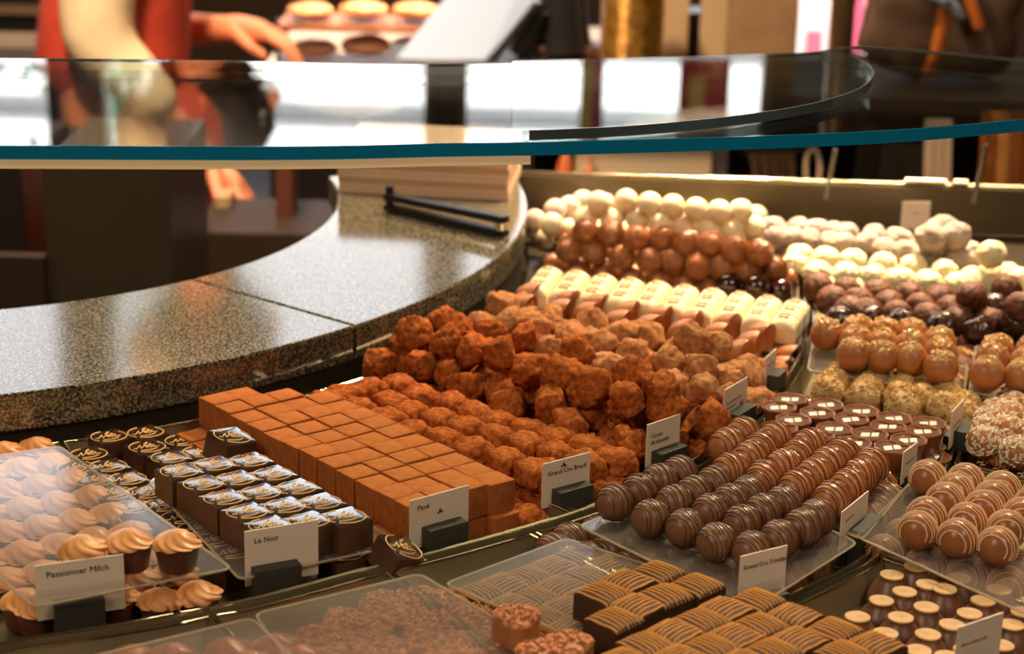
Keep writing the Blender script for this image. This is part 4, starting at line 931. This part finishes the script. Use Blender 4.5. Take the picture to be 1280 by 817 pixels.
name_card((1054, 638), (1086, 615), (1082, 660), (1049, 688), 'blank looking card between milk striped and white striped balls', None, [(.15, .45, .35)], z=T+.018, hold=(.3, 1.1), hh=.38)
name_card((1126, 567), (1147, 550), (1144, 592), (1126, 606), 'narrow name card before the filled chocolate cups', None, [(.2, .8, .45)], z=T+.018, hold=(.2, 1.1), hh=.16)
name_card((1189, 512), (1203, 500), (1201, 545), (1186, 562), 'narrow name card beside the crumb coated truffles', None, [(.2, .8, .5)], z=T+.018, hold=(.3, 1.2), hh=.4)
name_card((1193, 785), (1252, 763), (1248, 825), (1192, 845), 'name card before the bell chocolates at the bottom right', None, [(.1, .68, .42)], z=T+.018, hold=(.2, .8), hh=.2)
name_card((1130, 252), (1165, 252), (1160, 290), (1125, 290), 'small grey name card at the back rail', None, [(.4, .6, .4)], z=T+.020, hold=(.2, .8), hh=.1)

# nothing may stand in a card: push such pieces back behind it
for o in list(C.objects):
    if o.get('category') != 'chocolate' or o.parent: continue
    for A, ux, nrm, L_ in CARDS[:-1]:
        d = Vector((o.location.x, o.location.y, 0))-Vector((A.x, A.y, 0)); t = d.dot(ux); back = -d.dot(nrm)
        if -.010 < t < L_+.010 and -.016 < back < .0145:
            o.location += -nrm*(.0145-back)

# ------------------------------------------------------------------ on and behind the granite
def slab(x0, x1, y, depth, h, z, nm, label, cat, m, Y=None):
    pass
# stack of wrapping sheets on the granite
a, b_ = G(422, 240, T+.0505), G(636, 251, T+.0505)
ux = (b_-a).normalized(); vy = Vector((-ux.y, ux.x, 0)); Lw = (b_-a).length
st = thing('paper_stack', 'stack of pinkish wrapping paper sheets on the granite', 'paper', a); st.matrix_world = Matrix.Translation(a) @ Matrix((ux, vy, Vector((0, 0, 1)))).transposed().to_4x4()
M_pap = [mat('wrapping_paper', lin((226, 190, 156)), .8), mat('wrapping_paper_dark', lin((196, 158, 122)), .8)]
for i in range(9):
    o = ob('sheet', MB().box((random.uniform(0, .001), random.uniform(0, .002), i*.0052), (Lw-random.uniform(0, .002), .12, i*.0052+.0048)).mesh('sheet', M_pap[1 if i in (2, 5) else 0], smooth=False), st)
# black tongs with chrome pivot
a, b_ = G(484, 262, T+.0515), G(632, 296, T+.0515)
tg = thing('serving_tongs', 'black flat serving tongs with a chrome pivot on the granite', 'tongs', a)
d_ = b_-a; 
bx = MB(); ux = d_.normalized(); vy = Vector((-ux.y, ux.x, 0)); M4 = Matrix((ux, vy, Vector((0, 0, 1)))).transposed().to_4x4()
ob('arm', MB().box((0, -.006, 0), (d_.length, .006, .006), M4).mesh('arm', M_black, bevel=.001), tg)
ob('arm', MB().box((0, -.006, .010), (d_.length, .006, .0165), M4 @ Matrix.Rotation(-.02, 4, 'Y')).mesh('arm', M_black, bevel=.001), tg)
ob('pivot', MB().tube([M4 @ Vector((d_.length-.006, 0, -.0004)), M4 @ Vector((d_.length-.006, 0, .019))], .005, 16).mesh('pivot', M_chrome), tg)
ob('end_stop', MB().tube([M4 @ Vector((.003, 0, -.0)), M4 @ Vector((.003, 0, .024))], .004, 12).mesh('end_stop', M_black), tg)

# work counter where the clerk stands
def boxw(name, label, cat, px0, px1, pytop, pybot, Y, depth, m, parts=None, z0=None, bevel=.002, group=None):
    """an upright block: left/right/top/bottom pixels at distance Y, standing on z0 when given"""
    A, B = Q(px0, pybot, Y), Q(px1, pybot, Y); top = Q((px0+px1)/2, pytop, Y).z; zb = z0 if z0 is not None else min(A.z, B.z)
    cx = (A.x+B.x)/2; w_ = abs(B.x-A.x)/2
    o = thing(name, label, cat, (cx, Y, zb), group)
    ob(parts or 'body', MB().box((-w_, 0, 0), (w_, depth, top-zb)).mesh(name, m, smooth=False, bevel=bevel), o); return o
M_cab = mat('cabinet_olive', lin((54, 44, 32)), .35, var=lin((48, 40, 28)), scale=4)
M_cabd = mat('cabinet_black', lin((24, 18, 14)), .4)
M_brn = mat('brown_unit', lin((44, 31, 20)), .6, spec=.2)
ZC = Q(450, 74, 3.95).z-.0065
wc = thing('work_counter', 'long staff work counter with pale top behind the clerk', 'counter', (.2, 3.75, 0))
ob('countertop', MB().box((-.72, .05, ZC-.04), (.15, .75, ZC)).mesh('countertop', mat('pale_top', lin((190, 160, 126)), .4), smooth=False, bevel=.003), wc)
for i in range(2): ob('cabinet_door', MB().box((-.70+i*.42, .062, .1), (-.29+i*.42, .08, ZC-.05)).mesh('cabinet_door', M_cabd, smooth=False, bevel=.002), wc)
ob('plinth', MB().box((-.70, .082, 0), (.13, .72, ZC-.041)).mesh('plinth', M_cabd, smooth=False), wc)
boxw('side_cabinet', 'tall dark olive cabinet behind the granite at the left', 'cabinet', 60, 216, 205, 360, 2.45, .3, M_cab, 'cabinet_body', 0)
boxw('waste_bin', 'black bin at the far left behind the granite', 'bin', -60, 34, 205, 360, 2.6, .3, M_cabd, 'bin_body', 0)
boxw('storage_unit', 'brown low unit behind the granite at far left', 'cabinet', -160, 58, 318, 390, 2.62 - .2, .02, M_brn, 'unit_body', 0)
boxw('steel_upright', 'slim grey upright beside the clerk apron', 'post', 199, 222, 205, 360, 2.75, .04, mat('upright_grey', lin((82, 68, 52)), .4), 'post_body', 0)
boxw('low_shelf', 'brown low shelf behind the granite counter', 'shelf', 244, 430, 292, 380, 2.85, .22, M_brn, 'shelf_body', 0)
boxw('small_carton', 'small beige carton standing on the low shelf', 'box', 270, 288, 246, 292, 3.0, .06, mat('carton', lin((150, 120, 84)), .7), 'carton_body')
# red brown stand and dark terminal behind the counter end
boxw('leather_stand', 'red brown upright stand behind the granite', 'stand', 345, 366, 205, 292, 2.95, .08, mat('red_brown', lin((84, 42, 26)), .5), 'stand_body')

# dark terminal: screen slab leaning on a black stand
def quad_slab(name, label, cat, pts, Y, th, m, dy=0, part='panel'):
    P = [Q(x, y, Y+dyy) for x, y, dyy in pts]; c = sum(P, Vector())/len(P); o = thing(name, label, cat, (c.x, c.y, min(p.z for p in P)))
    n = (P[1]-P[0]).cross(P[2]-P[0]).normalized(); n = n if n.y > 0 else -n
    b = MB(); k = len(P); base = Vector(o.location); vs = [q-base for q in P]+[q-base+n*th for q in P]
    b.add(vs, [tuple(range(k)), tuple(range(k, 2*k))[::-1]]+[(i, (i+1) % k, k+(i+1) % k, k+i) for i in range(k)])
    ob(part, b.mesh(name, m, smooth=False, bevel=.001), o); return o
M_screen = mat('silver_screen', lin((196, 214, 244)), .35)
t_ = quad_slab('order_screen', 'large tilted silver backed screen behind the counter', 'screen', [(494, 75, 0), (606, 75, 0), (676, 2, .02), (660, -30, .02), (578, -30, .02)], 3.14, .012, M_screen, part='screen_back')
_w = ob('screen_bezel', MB().tube([Q(602, 92, 3.13)-Vector(t_.location), Q(672, 4, 3.15)-Vector(t_.location)], .007, 6).mesh('screen_bezel', M_black), t_)
_q = Q(690, 84, 3.2); _q.z = 1.0215
sb = thing('screen_stand', 'black arm and foot carrying the tilted screen', 'stand', _q)
L0 = Vector(sb.location)
ob('arm', MB().tube([Q(676, 12, 3.17)-L0, Q(655, 55, 3.19)-L0, Q(690, 70, 3.2)-L0], [.016, .03, .03], 8).mesh('arm', M_black), sb)
ob('column', MB().tube([Q(702, -40, 3.2)-L0, Q(704, 30, 3.2)-L0, Vector((Q(706, 78, 3.2).x, 3.2, 1.01))-L0], [.038, .042, .046], 16).mesh('column', M_black), sb)
ob('foot', MB().box((-.04, -.03, -.020), (.08, .05, .0)).mesh('foot', mat('foot_brown', lin((90, 54, 34)), .5), bevel=.004), sb)
spool = MB().lathe([(.047, 0), (.049, .004)]+[(.0485+.0014*(i % 2), .006+i*.0028) for i in range(52)]+[(.05, .155), (.046, .158)], 28)
p = Q(788, 82, 3.0); p.z = 1.0045
s_ = thing('twine_spool', 'tall golden spool of ribbon twine on the counter', 'spool', p)
ob('wound_twine', spool.mesh('wound_twine', mat('gold_twine', lin((176, 128, 46)), .3, metal=.55, var=lin((120, 80, 22)), scale=60)), s_); ob('base_plate', MB().lathe([(.052, -.004), (.055, -.003), (.055, -.001), (.05, 0)], 28).mesh('base_plate', mat('base_cream', lin((206, 176, 130)), .5)), s_)
M_bag = mat('brown_paper', lin((176, 136, 94)), .8, var=lin((160, 122, 84)), scale=20)
boxw('paper_bag', 'slim beige paper bag beside the golden spool', 'bag', 826, 858, -40, 84, 3.12, .08, mat('beige_paper', lin((200, 168, 128)), .8), 'bag_body', 1.0)
boxw('black_box', 'black angular box between the two paper bags', 'box', 850, 884, 16, 84, 3.17, .08, M_black, 'box_body', 1.0)
b1 = boxw('paper_bag', 'wide brown paper bag standing right of the spool', 'bag', 880, 994, -40, 84, 3.04, .10, M_bag, 'bag_body', 1.0)
ob('side_fold', MB().box((-.083, -.0012, 0), (-.040, 0, .158)).mesh('side_fold', mat('light_fold', lin((204, 168, 124)), .8), smooth=False), b1)
po = Q(1050, 60, 3.6); pst = thing('brass_post', 'round brass coloured post rising behind the shelf end', 'post', (po.x, po.y, 0))
ob('tube', MB().tube([(0, 0, .01), (0, 0, 4.69)], .024, 20).mesh('tube', mat('aged_brass', lin((130, 100, 64)), .25, metal=.7)), pst); ob('floor_flange', MB().lathe([(.05, 0), (.05, .01), (.03, .014)], 20).mesh('floor_flange', M_chrome), pst)
# pastries on the work counter
M_bread = mat('pastry', lin((226, 160, 104)), .6, var=lin((200, 120, 66)), scale=30); M_flour = mat('pale_pastry', lin((250, 218, 178)), .7)
for i, (x, y, w_, h_, mm) in enumerate([(392, 60, .052, .020, M_flour), (458, 56, .055, .023, M_flour), (512, 56, .040, .018, M_flour), (388, 13, .050, .016, M_bread), (454, 12, .052, .017, M_bread), (520, 13, .052, .017, M_bread)]):
    p = Q(x, y, 3.95); me = lump_mesh(1, mm, 200+i, .12, 0, (w_, .05, h_), sub=3, name='pastry'); o = ob('pastry', me, None, (p.x, p.y, p.z)); tag(o, 'blurred pale pastry on the lit tray, %s' % ['lower left', 'lower middle', 'lower right', 'upper left', 'upper middle', 'upper right'][i], 'pastry', 'pastries behind the clerk')
for i, (yy, lb) in enumerate(((74, 'lower'), (24, 'upper'))):
    A = Q(352, yy, 3.95); B = Q(548, yy, 3.95); o = thing('pastry_tray', 'pale %s pastry tray behind the clerk' % lb, 'tray', (A.x, 3.85, A.z))
    ob('tray_board', MB().box((0, 0, -.006), (B.x-A.x, .2, 0)).mesh('tray_board', mat('tray_wood', lin((150, 90, 50)), .5), smooth=False, bevel=.001), o)
    ob('tray_lip', MB().box((0, -.004, -.006), (B.x-A.x, 0, .006)).mesh('tray_lip', bpy.data.materials['tray_wood'], smooth=False), o)
    lb == 'upper' and ob('tray_leg', MB().box((-.012, .09, ZC-A.z), (-.001, .1, 0)).mesh('tray_leg', M_black, smooth=False), o); lb == 'upper' and ob('tray_leg', MB().box((B.x-A.x+.001, .09, ZC-A.z), (B.x-A.x+.012, .1, 0)).mesh('tray_leg', M_black, smooth=False), o)
# disc light over the pastries, with no fitting modelled
area('pastry_light', (-.32, 3.95, 2.3), (-.3, 3.95, 1.0), .2, 9, (1, .82, .6), 1.0)
# dark oven front behind the left part
boxw('oven', 'black oven with a pale rail at the upper left', 'oven', -120, 60, -90, 85, 4.6, .5, M_black, 'oven_body', 0)
ov = [o for o in C.objects if o.name.startswith('oven')][0]
for (y0, y1, m_) in ((14, 10, M_mull), (58, 44, mat('rail_pale', lin((190, 170, 150)), .4)), (70, 62, mat('rail_grey', lin((110, 100, 100)), .4))):
    A = Q(-100, y0, 4.59); B = Q(58, y1, 4.59); 
    ob('rail', MB().box((A.x-ov.location.x, -.02, A.z-ov.location.z), (B.x-ov.location.x, -.001, Q(58, y1, 4.59).z-ov.location.z+.004)).mesh('rail', m_, smooth=False), ov)

# shelving and goods to the right, behind the case
shf = thing('back_shelving', 'dark brown shelving with upright panels behind the display case', 'shelving', (.9, 2.95, 0))
M_sh = mat('shelving_brown', lin((58, 44, 30)), .5, var=lin((50, 38, 26)), scale=6)
ob('top_board', MB().box((-1.12, -.04, .975), (.95, .34, 1.0)).mesh('top_board', M_sh, smooth=False, bevel=.002), shf)
ob('back_board', MB().box((-1.12, .30, .03), (.95, .33, .974)).mesh('back_board', M_sh, smooth=False), shf)
ob('shelf_board', MB().box((-1.12, -.02, .68), (.95, .30, .705)).mesh('shelf_board', M_sh, smooth=False, bevel=.002), shf)
ob('shelf_board', MB().box((-1.12, -.02, 0), (.95, .30, .03)).mesh('shelf_board', M_sh, smooth=False, bevel=.002), shf)
for x in (-1.12, -.35, .1, .5, .93): ob('side_panel', MB().box((x, -.0, .03), (x+.02, .30, .68)).mesh('side_panel', M_sh, smooth=False), shf)
def item(name, label, cat, x0, x1, ytop, Y, depth, m, z0=.706, part='body', zmin=None):
    return boxw(name, label, cat, x0, x1, ytop, 300, Y, depth, m, part, z0)
item('gift_box', 'wide beige gift box behind the white chocolate balls', 'box', 716, 884, 188, 2.95, .12, mat('gift_beige', lin((206, 180, 144)), .8), part='box_body')
item('gift_box', 'narrow mauve box beside the beige gift box', 'box', 886, 904, 185, 2.96, .12, mat('gift_mauve', lin((120, 100, 98)), .7), part='box_body')
item('gift_box', 'dark olive box left of the orange figures', 'box', 640, 664, 196, 2.97, .12, mat('gift_olive', lin((92, 78, 54)), .6), part='box_body')
for i, (x, yt) in enumerate(((704, 190), (733, 208))):
    p = Q(x, 300, 2.93); tp = Q(x, yt, 2.93).z; h_ = tp-.706; fg = thing('chocolate_figure', 'orange brown chocolate figure %s' % ('at the left of the pair', 'at the right of the pair')[i]+' by the beige box', 'chocolate', (p.x, 2.93, .706), 'orange brown chocolate figures')
    ob('body', MB().lathe([(.012, 0), (.020, .005), (.022, h_*.3), (.014, h_*.55), (.016, h_*.75), (.012, h_*.92), (.003, h_)], 18).mesh('body', mat('orange_brown', lin((190, 96, 44)), .4)), fg)
    ob('ear', MB().tube([(0, .008, h_*.9), (.004, .012, h_*1.08)], [.004, .002], 6).mesh('ear', bpy.data.materials['orange_brown']), fg)
item('paper_pile', 'grey brown box low beside the white balls', 'box', 706, 740, 238, 2.6, .05, mat('grey_brown', lin((150, 128, 104)), .8), part='box_body', z0=.706) if False else None
tassel = thing('ribbon_bundle', 'hanging bundle of beige ribbons on the dark shelving', 'ribbon', Q(955, 190, 3.0)); L0 = Vector(tassel.location)
for i in range(14):
    x = 936+i*4.2; a = Q(x, 190, 3.0)-L0; b_ = Q(x+random.uniform(-6, 6), 236+random.uniform(-8, 14), 3.0)-L0
    ob('ribbon', MB().tube([a, (a+b_)/2+Vector((.003, 0, 0)), b_], .0016, 5).mesh('ribbon', M_bag), tassel)
ob('ribbon_bar', MB().tube([Q(925, 188, 3.0)-L0, Q(1005, 188, 3.0)-L0], .004, 8).mesh('ribbon_bar', M_black), tassel)
lp = thing('rope_loop', 'pale rope loop hanging beside the ribbons', 'rope', Q(1016, 195, 2.95)); L0 = Vector(lp.location)
ob('rope', MB().tube([Q(1016+9*math.cos(a_)*1.0, 210+24*math.sin(a_), 2.95)-L0 for a_ in [i*2*PI/24 for i in range(24)]], .0035, 6, closed=True).mesh('rope', M_pap[0]), lp)
item('dark_screen_board', 'dark brown board between the rope loop and posts', 'board', 1066, 1088, 160, 2.9, .04, M_cabd, part='board')
item('hamper', 'grey brown upright box behind the back rail', 'box', 1090, 1148, 180, 3.0, .12, mat('hamper_grey', lin((92, 78, 62)), .7), part='box_body')
for i in range(3):
    p = Q(1166+i*11, 262, 2.9); tpx = Q(1156+i*11, 150, 2.9)
    o = thing('cream_stick', 'cream upright stick behind the back rail, %s of three' % ('left', 'middle', 'right')[i], 'stick', (p.x, 2.9, .706), 'cream upright sticks')
    ob('slat', MB().box((-.0058, 0, 0), (.0058, .012, tpx.z-.706), Matrix.Rotation(-.06, 4, 'Y')).mesh('slat', M_pap[0], smooth=False), o)
cloth = MB(); rows_ = 16
amb = thing('amber_curtain', 'amber brown fabric hanging at the right edge behind the case', 'curtain', Q(1262, 310, 2.3)); L0 = Vector(amb.location)
pts = []
for i in range(17):
    for j in range(2):
        x = 1222+i*9-(6 if j == 0 else 0)+(14 if j else -4)*0; q = Q(x+(10 if j else 0)*.6, 140 if j else 330, 2.3+.02*math.sin(i*1.3)); pts.append(q-L0)
n = 17; vs = pts+[q+Vector((0, .006, 0)) for q in pts]; fs = []
for i in range(16):
    fs.append((2*i, 2*i+2, 2*i+3, 2*i+1)); k = 34; fs.append((k+2*i+1, k+2*i+3, k+2*i+2, k+2*i))
cloth.add(vs, fs); ob('fabric', cloth.mesh('fabric', mat('amber_cloth', lin((214, 144, 72)), .8, var=lin((190, 120, 58)), scale=30)), amb)
ob('hem_bar', MB().tube([pts[0], pts[-2]], .004, 6).mesh('hem_bar', M_black), amb)
# leather bag with orange straps above the shelf, at the right
bgp = Q(1170, 95, 3.06); bgp.z = 1.012; bag = thing('leather_bag', 'dark brown leather bag with orange straps at the upper right', 'bag', bgp); L0 = bgp
bmesh_bag = pillow_mesh(.24, .12, .26, mat('dark_leather', lin((104, 78, 58)), .6, bump=.3, bscale=60, bdist=.003), 5, 'bag_body', amp=.12); ob('bag_body', bmesh_bag, bag)
M_str = mat('orange_strap', lin((196, 104, 34)), .5)
ob('strap', MB().tube([Q(1168, -40, 2.98)-L0, Q(1182, 10, 2.96)-L0, Q(1172, 62, 2.95)-L0, Q(1162, 88, 2.97)-L0], .011, 8).mesh('strap', M_str), bag)
ob('strap', MB().tube([Q(1200, -40, 2.99)-L0, Q(1215, 8, 2.97)-L0, Q(1224, 34, 2.97)-L0], .009, 8).mesh('strap', M_str), bag)
ob('patterned_scarf', MB().tube([Q(1130, -20, 2.93)-L0, Q(1165, -4, 2.93)-L0, Q(1192, 8, 2.93)-L0, Q(1202, 24, 2.93)-L0], [.010, .011, .010, .006], 8).mesh('patterned_scarf', mat('blue_scarf', lin((150, 160, 176)), .7, var=lin((50, 54, 66)), scale=90)), bag)
boxw('dark_crate', 'dark brown crate beside the leather bag at the right edge', 'crate', 1208, 1340, -60, 110, 3.7, .2, mat('crate_brown', lin((74, 52, 36)), .6), 'crate_body', 0)
# poster stand seen through the glass door
pst2 = thing('poster_board', 'magenta white and blue poster board beyond the brass post', 'poster', Q(1080, 60, 5.2)); L0 = Vector(pst2.location)
zb = -L0.z
def pp_(x0, x1, y0, y1, m_, nm, off=.0):
    a = Q(x0, y1, 5.2)-L0; b_ = Q(x1, y0, 5.2)-L0; ob(nm, MB().box((a.x, -.004-off, a.z), (b_.x, 0-off, b_.z)).mesh(nm, m_, smooth=False), pst2)
pp_(990, 1112, -50, 95, mat('poster_white', lin((235, 230, 238)), .6), 'sheet')
pp_(1062, 1086, -50, 66, mat('poster_pink', lin((214, 96, 130)), .6), 'pink_panel', .005)
pp_(1004, 1028, 38, 90, mat('poster_rose', lin((196, 110, 140)), .6), 'rose_panel', .005)
pp_(1088, 1128, 4, 50, mat('poster_navy', lin((52, 62, 96)), .6), 'navy_panel', .005)
ob('board_leg', MB().box((-.1, .0, zb), (-.08, .02, .0)).mesh('board_leg', M_black, smooth=False), pst2); ob('board_leg', MB().box((.08, .0, zb), (.10, .02, .0)).mesh('board_leg', M_black, smooth=False), pst2)
area('poster_lamp', (1.1, 4.4, 2.4), (1.0, 5.2, .8), .3, 16, (1, .9, .8), 1.2)

# ------------------------------------------------------------------ the clerk
def skin(name, verts, edges, m, parent, root=0, sub=2, ratio=None):
    me = bpy.data.meshes.new(name); me.from_pydata([v[:3] for v in verts], edges, []); o = bpy.data.objects.new(name, me); C.objects.link(o)
    md = o.modifiers.new('skin', 'SKIN'); md.branch_smoothing = .3; md.use_smooth_shade = True
    sv = me.skin_vertices[0].data
    for i, v in enumerate(verts):
        r_ = v[3]; sv[i].radius = r_ if isinstance(r_, tuple) else (r_, r_); sv[i].use_root = (i == root)
    s2 = o.modifiers.new('sub', 'SUBSURF'); s2.levels = sub; s2.render_levels = sub
    dg = bpy.context.evaluated_depsgraph_get(); dg.update(); m2 = bpy.data.meshes.new_from_object(o.evaluated_get(dg)); bpy.data.objects.remove(o)
    m2.materials.clear(); m2.materials.append(m); m2.name = name; m2.polygons.foreach_set('use_smooth', [True]*len(m2.polygons))
    r = bpy.data.objects.new(name, m2); C.objects.link(r)
    if parent: r.parent = parent
    return r
YC = 3.35
def W(px, py, dy=0): return Q(px, py, YC+dy)
base = Vector((W(140, 60).x, YC, 0))
person = thing('person', 'person in red vest and cream shirt and cap reaching over the work counter', 'person', base)
M_skin = mat('skin', lin((206, 122, 84)), .5, sss=.1); M_vest = mat('red_vest', lin((172, 50, 22)), .8, var=lin((150, 40, 18)), scale=30)
M_shirt = mat('cream_shirt', lin((226, 198, 158)), .8, var=lin((206, 176, 136)), scale=12); M_hair = mat('dark_hair', lin((40, 28, 22)), .6, bump=.8, bscale=120, bdist=.004); M_trou = mat('dark_trousers', (.02, .02, .022), .8)
bxx = base.x
pel = Vector((bxx, YC, .96)); che = Vector((bxx+.07, YC, 1.32)); nk = Vector((bxx+.13, YC, 1.53)); hd = G(266, 127, 0)
# the head is seen mirrored in the shelf: put it where that reflection needs it
dh = ray(268, 130); tt = (YC-.0)/dh.y; zm = CZ+dh.z*tt; headc = Vector((dh.x*tt, YC, 2*ZS-zm))
nk = Vector((headc.x-.05, YC, headc.z-.17)); che = Vector((bxx*.45+headc.x*.55-.05, YC, headc.z-.42))
e_near = W(118, 52, -.17); sh_near = Vector((che.x, YC-.17, che.z+.10)); w_near = W(262, 205, -.12)
sh_far = Vector((che.x, YC+.17, che.z+.10)); e_far = W(176, 40, .2); w_far = W(283, 34, .08)
L = lambda p: tuple(Vector(p)-base)
V = []; Ed = []
def av(p, r): V.append((*L(p), r)); return len(V)-1
def ch(idx):
    for a_, b_ in zip(idx, idx[1:]): Ed.append((a_, b_))
i_pel = av(pel, (.13, .15)); i_ab = av(pel.lerp(che, .45), (.115, .13)); i_ch = av(che, (.115, .155)); i_up = av(che.lerp(nk, .6), (.07, .09)); i_nk = av(nk, (.052, .052))
i_h1 = av(headc+Vector((.0, 0, -.07)), (.07, .065)); i_h2 = av(headc+Vector((-.005, 0, .02)), (.098, .078)); i_h3 = av(headc+Vector((-.01, 0, .085)), (.06, .055))
ch([i_pel, i_ab, i_ch, i_up, i_nk, i_h1, i_h2, i_h3])
hands = []
for (s_, e_, w_, sgn) in ((sh_near, e_near, w_near, -1), (sh_far, e_far, w_far, 1)):
    a1 = av(s_, .055); a2 = av(s_.lerp(e_, .5), .048); a3 = av(e_, .04); a4 = av(e_.lerp(w_, .5), .034); a5 = av(w_, (.02, .027))
    ch([i_up, a1, a2, a3, a4, a5]); hands.append((a5, e_, w_, sgn))
for s_ in (-1, 1):
    l1 = av(pel+Vector((0, s_*.09, -.08)), .085); l2 = av(Vector((bxx+.02, YC+s_*.10, .50)), .058); l3 = av(Vector((bxx-.01, YC+s_*.10, .10)), .04); l4 = av(Vector((bxx+.12, YC+s_*.11, .045)), (.035, .04))
    ch([i_pel, l1, l2, l3, l4])
# hands: palm and five fingers each
for (a5, e_, w_, sgn) in hands:
    d = (w_-e_).normalized()
    if sgn == 1: d = Vector((.97, -.1, -.10)).normalized()
    else: d = Vector((.72, -.15, -.66)).normalized()
    side = Vector((0, 1, 0)); side = (side-d*side.dot(d)).normalized(); dn = d.cross(side); dn = dn if dn.z < 0 else -dn
    pm = av(w_+d*.045, (.014, .034)); ch([a5, pm]); kn = []
    for k, (off_, ln) in enumerate(((-.028, .072), (-.010, .080), (.009, .075), (.027, .060))):
        b0 = w_+d*.082+side*off_; q0 = av(b0, .0095); q1 = av(b0+d*ln*.42+dn*.012+side*off_*.15, .0088); q2 = av(b0+d*ln*.70+dn*(.030+.006*k)+side*off_*.2, .0078); q3 = av(b0+d*ln*.82+dn*(.050+.006*k)+side*off_*.2, .0065)
        Ed.append((pm, q0)); ch([q0, q1, q2, q3])
    t0 = av(w_+d*.03-side*.032+dn*.006, .012); t1 = av(w_+d*.06-side*.05+dn*.02, .0098); t2 = av(w_+d*.088-side*.045+dn*.036, .008)
    Ed.append((a5, t0)); ch([t0, t1, t2])
skin('body', V, Ed, M_skin, person, 0, 2)
def sk(name, pts, m, sub=2): return skin(name, [(*L(p), r) for p, r in pts], [(i, i+1) for i in range(len(pts)-1)], m, person, 0, sub)
ve = sk('vest', [(pel+Vector((0, 0, -.10)), (.15, .17)), (pel, (.145, .165)), (pel.lerp(che, .5), (.135, .155)), (che, (.135, .175)), (che.lerp(nk, .45), (.10, .14))], M_vest)
sk('apron_panel', [(pel+Vector((.06, -.03, -.02)), (.09, .15)), (Vector((bxx+.07, YC-.03, .62)), (.075, .15)), (Vector((bxx+.07, YC-.03, .42)), (.07, .15))], M_vest, 1)
sk('shirt_sleeve', [(sh_near.lerp(che, .3), .075), (sh_near, .078), (sh_near.lerp(e_near, .5), .072), (e_near, .066), (e_near.lerp(w_near, .45), .055), (e_near.lerp(w_near, .62), .046)], M_shirt)
sk('shirt_sleeve', [(sh_far.lerp(che, .3), .075), (sh_far, .078), (sh_far.lerp(e_far, .5), .070), (e_far, .062), (e_far.lerp(w_far, .4), .05)], M_shirt)
for s_ in (-1, 1): sk('trouser_leg', [(pel+Vector((0, s_*.085, -.06)), .11), (Vector((bxx+.02, YC+s_*.10, .50)), .082), (Vector((bxx-.01, YC+s_*.10, .10)), .065)], M_trou, 1)
sk('shoe', [(Vector((bxx-.03, YC-.10, .055)), .05), (Vector((bxx+.16, YC-.11, .045)), .043)], M_black, 1)
sk('shoe', [(Vector((bxx-.03, YC+.10, .055)), .05), (Vector((bxx+.16, YC+.11, .045)), .043)], M_black, 1)
hr = lump_mesh(1, M_hair, 300, .10, 0, (.118, .100, .128), sub=4, fine=.07, name='hair'); o = ob('hair', hr, person, L(headc+Vector((-.014, 0, .028)))); 
cp = lump_mesh(1, M_shirt, 301, .04, 0, (.075, .098, .11), sub=4, fine=.01, name='cap'); o = ob('cap', cp, person, L(headc+Vector((-.092, 0, .075))), (0, .45, 0))
# face
for s_ in (-1, 1):
    ob('eye', ball(.011, mat('eye_white', (.8, .8, .78), .2), name='eye'), person, L(headc+Vector((.082, s_*.03, .005)))); ob('eyebrow', MB().tube([(0, -.014, 0), (.004, 0, .004), (0, .014, 0)], .003, 5).mesh('eyebrow', M_hair), person, L(headc+Vector((.092, s_*.03, .03))))
    ob('ear', lump_mesh(1, M_skin, 310, .1, 0, (.018, .008, .03), sub=2, name='ear'), person, L(headc+Vector((.0, s_*.08, -.01))))
ob('nose', lump_mesh(1, M_skin, 311, .05, 0, (.02, .013, .024), sub=2, name='nose'), person, L(headc+Vector((.098, 0, -.02))))
ob('mouth', MB().tube([(0, -.022, 0), (.006, 0, -.001), (0, .022, 0)], [.003, .005, .003], 6).mesh('mouth', mat('lips', lin((170, 80, 70)), .5)), person, L(headc+Vector((.082, 0, -.06))))
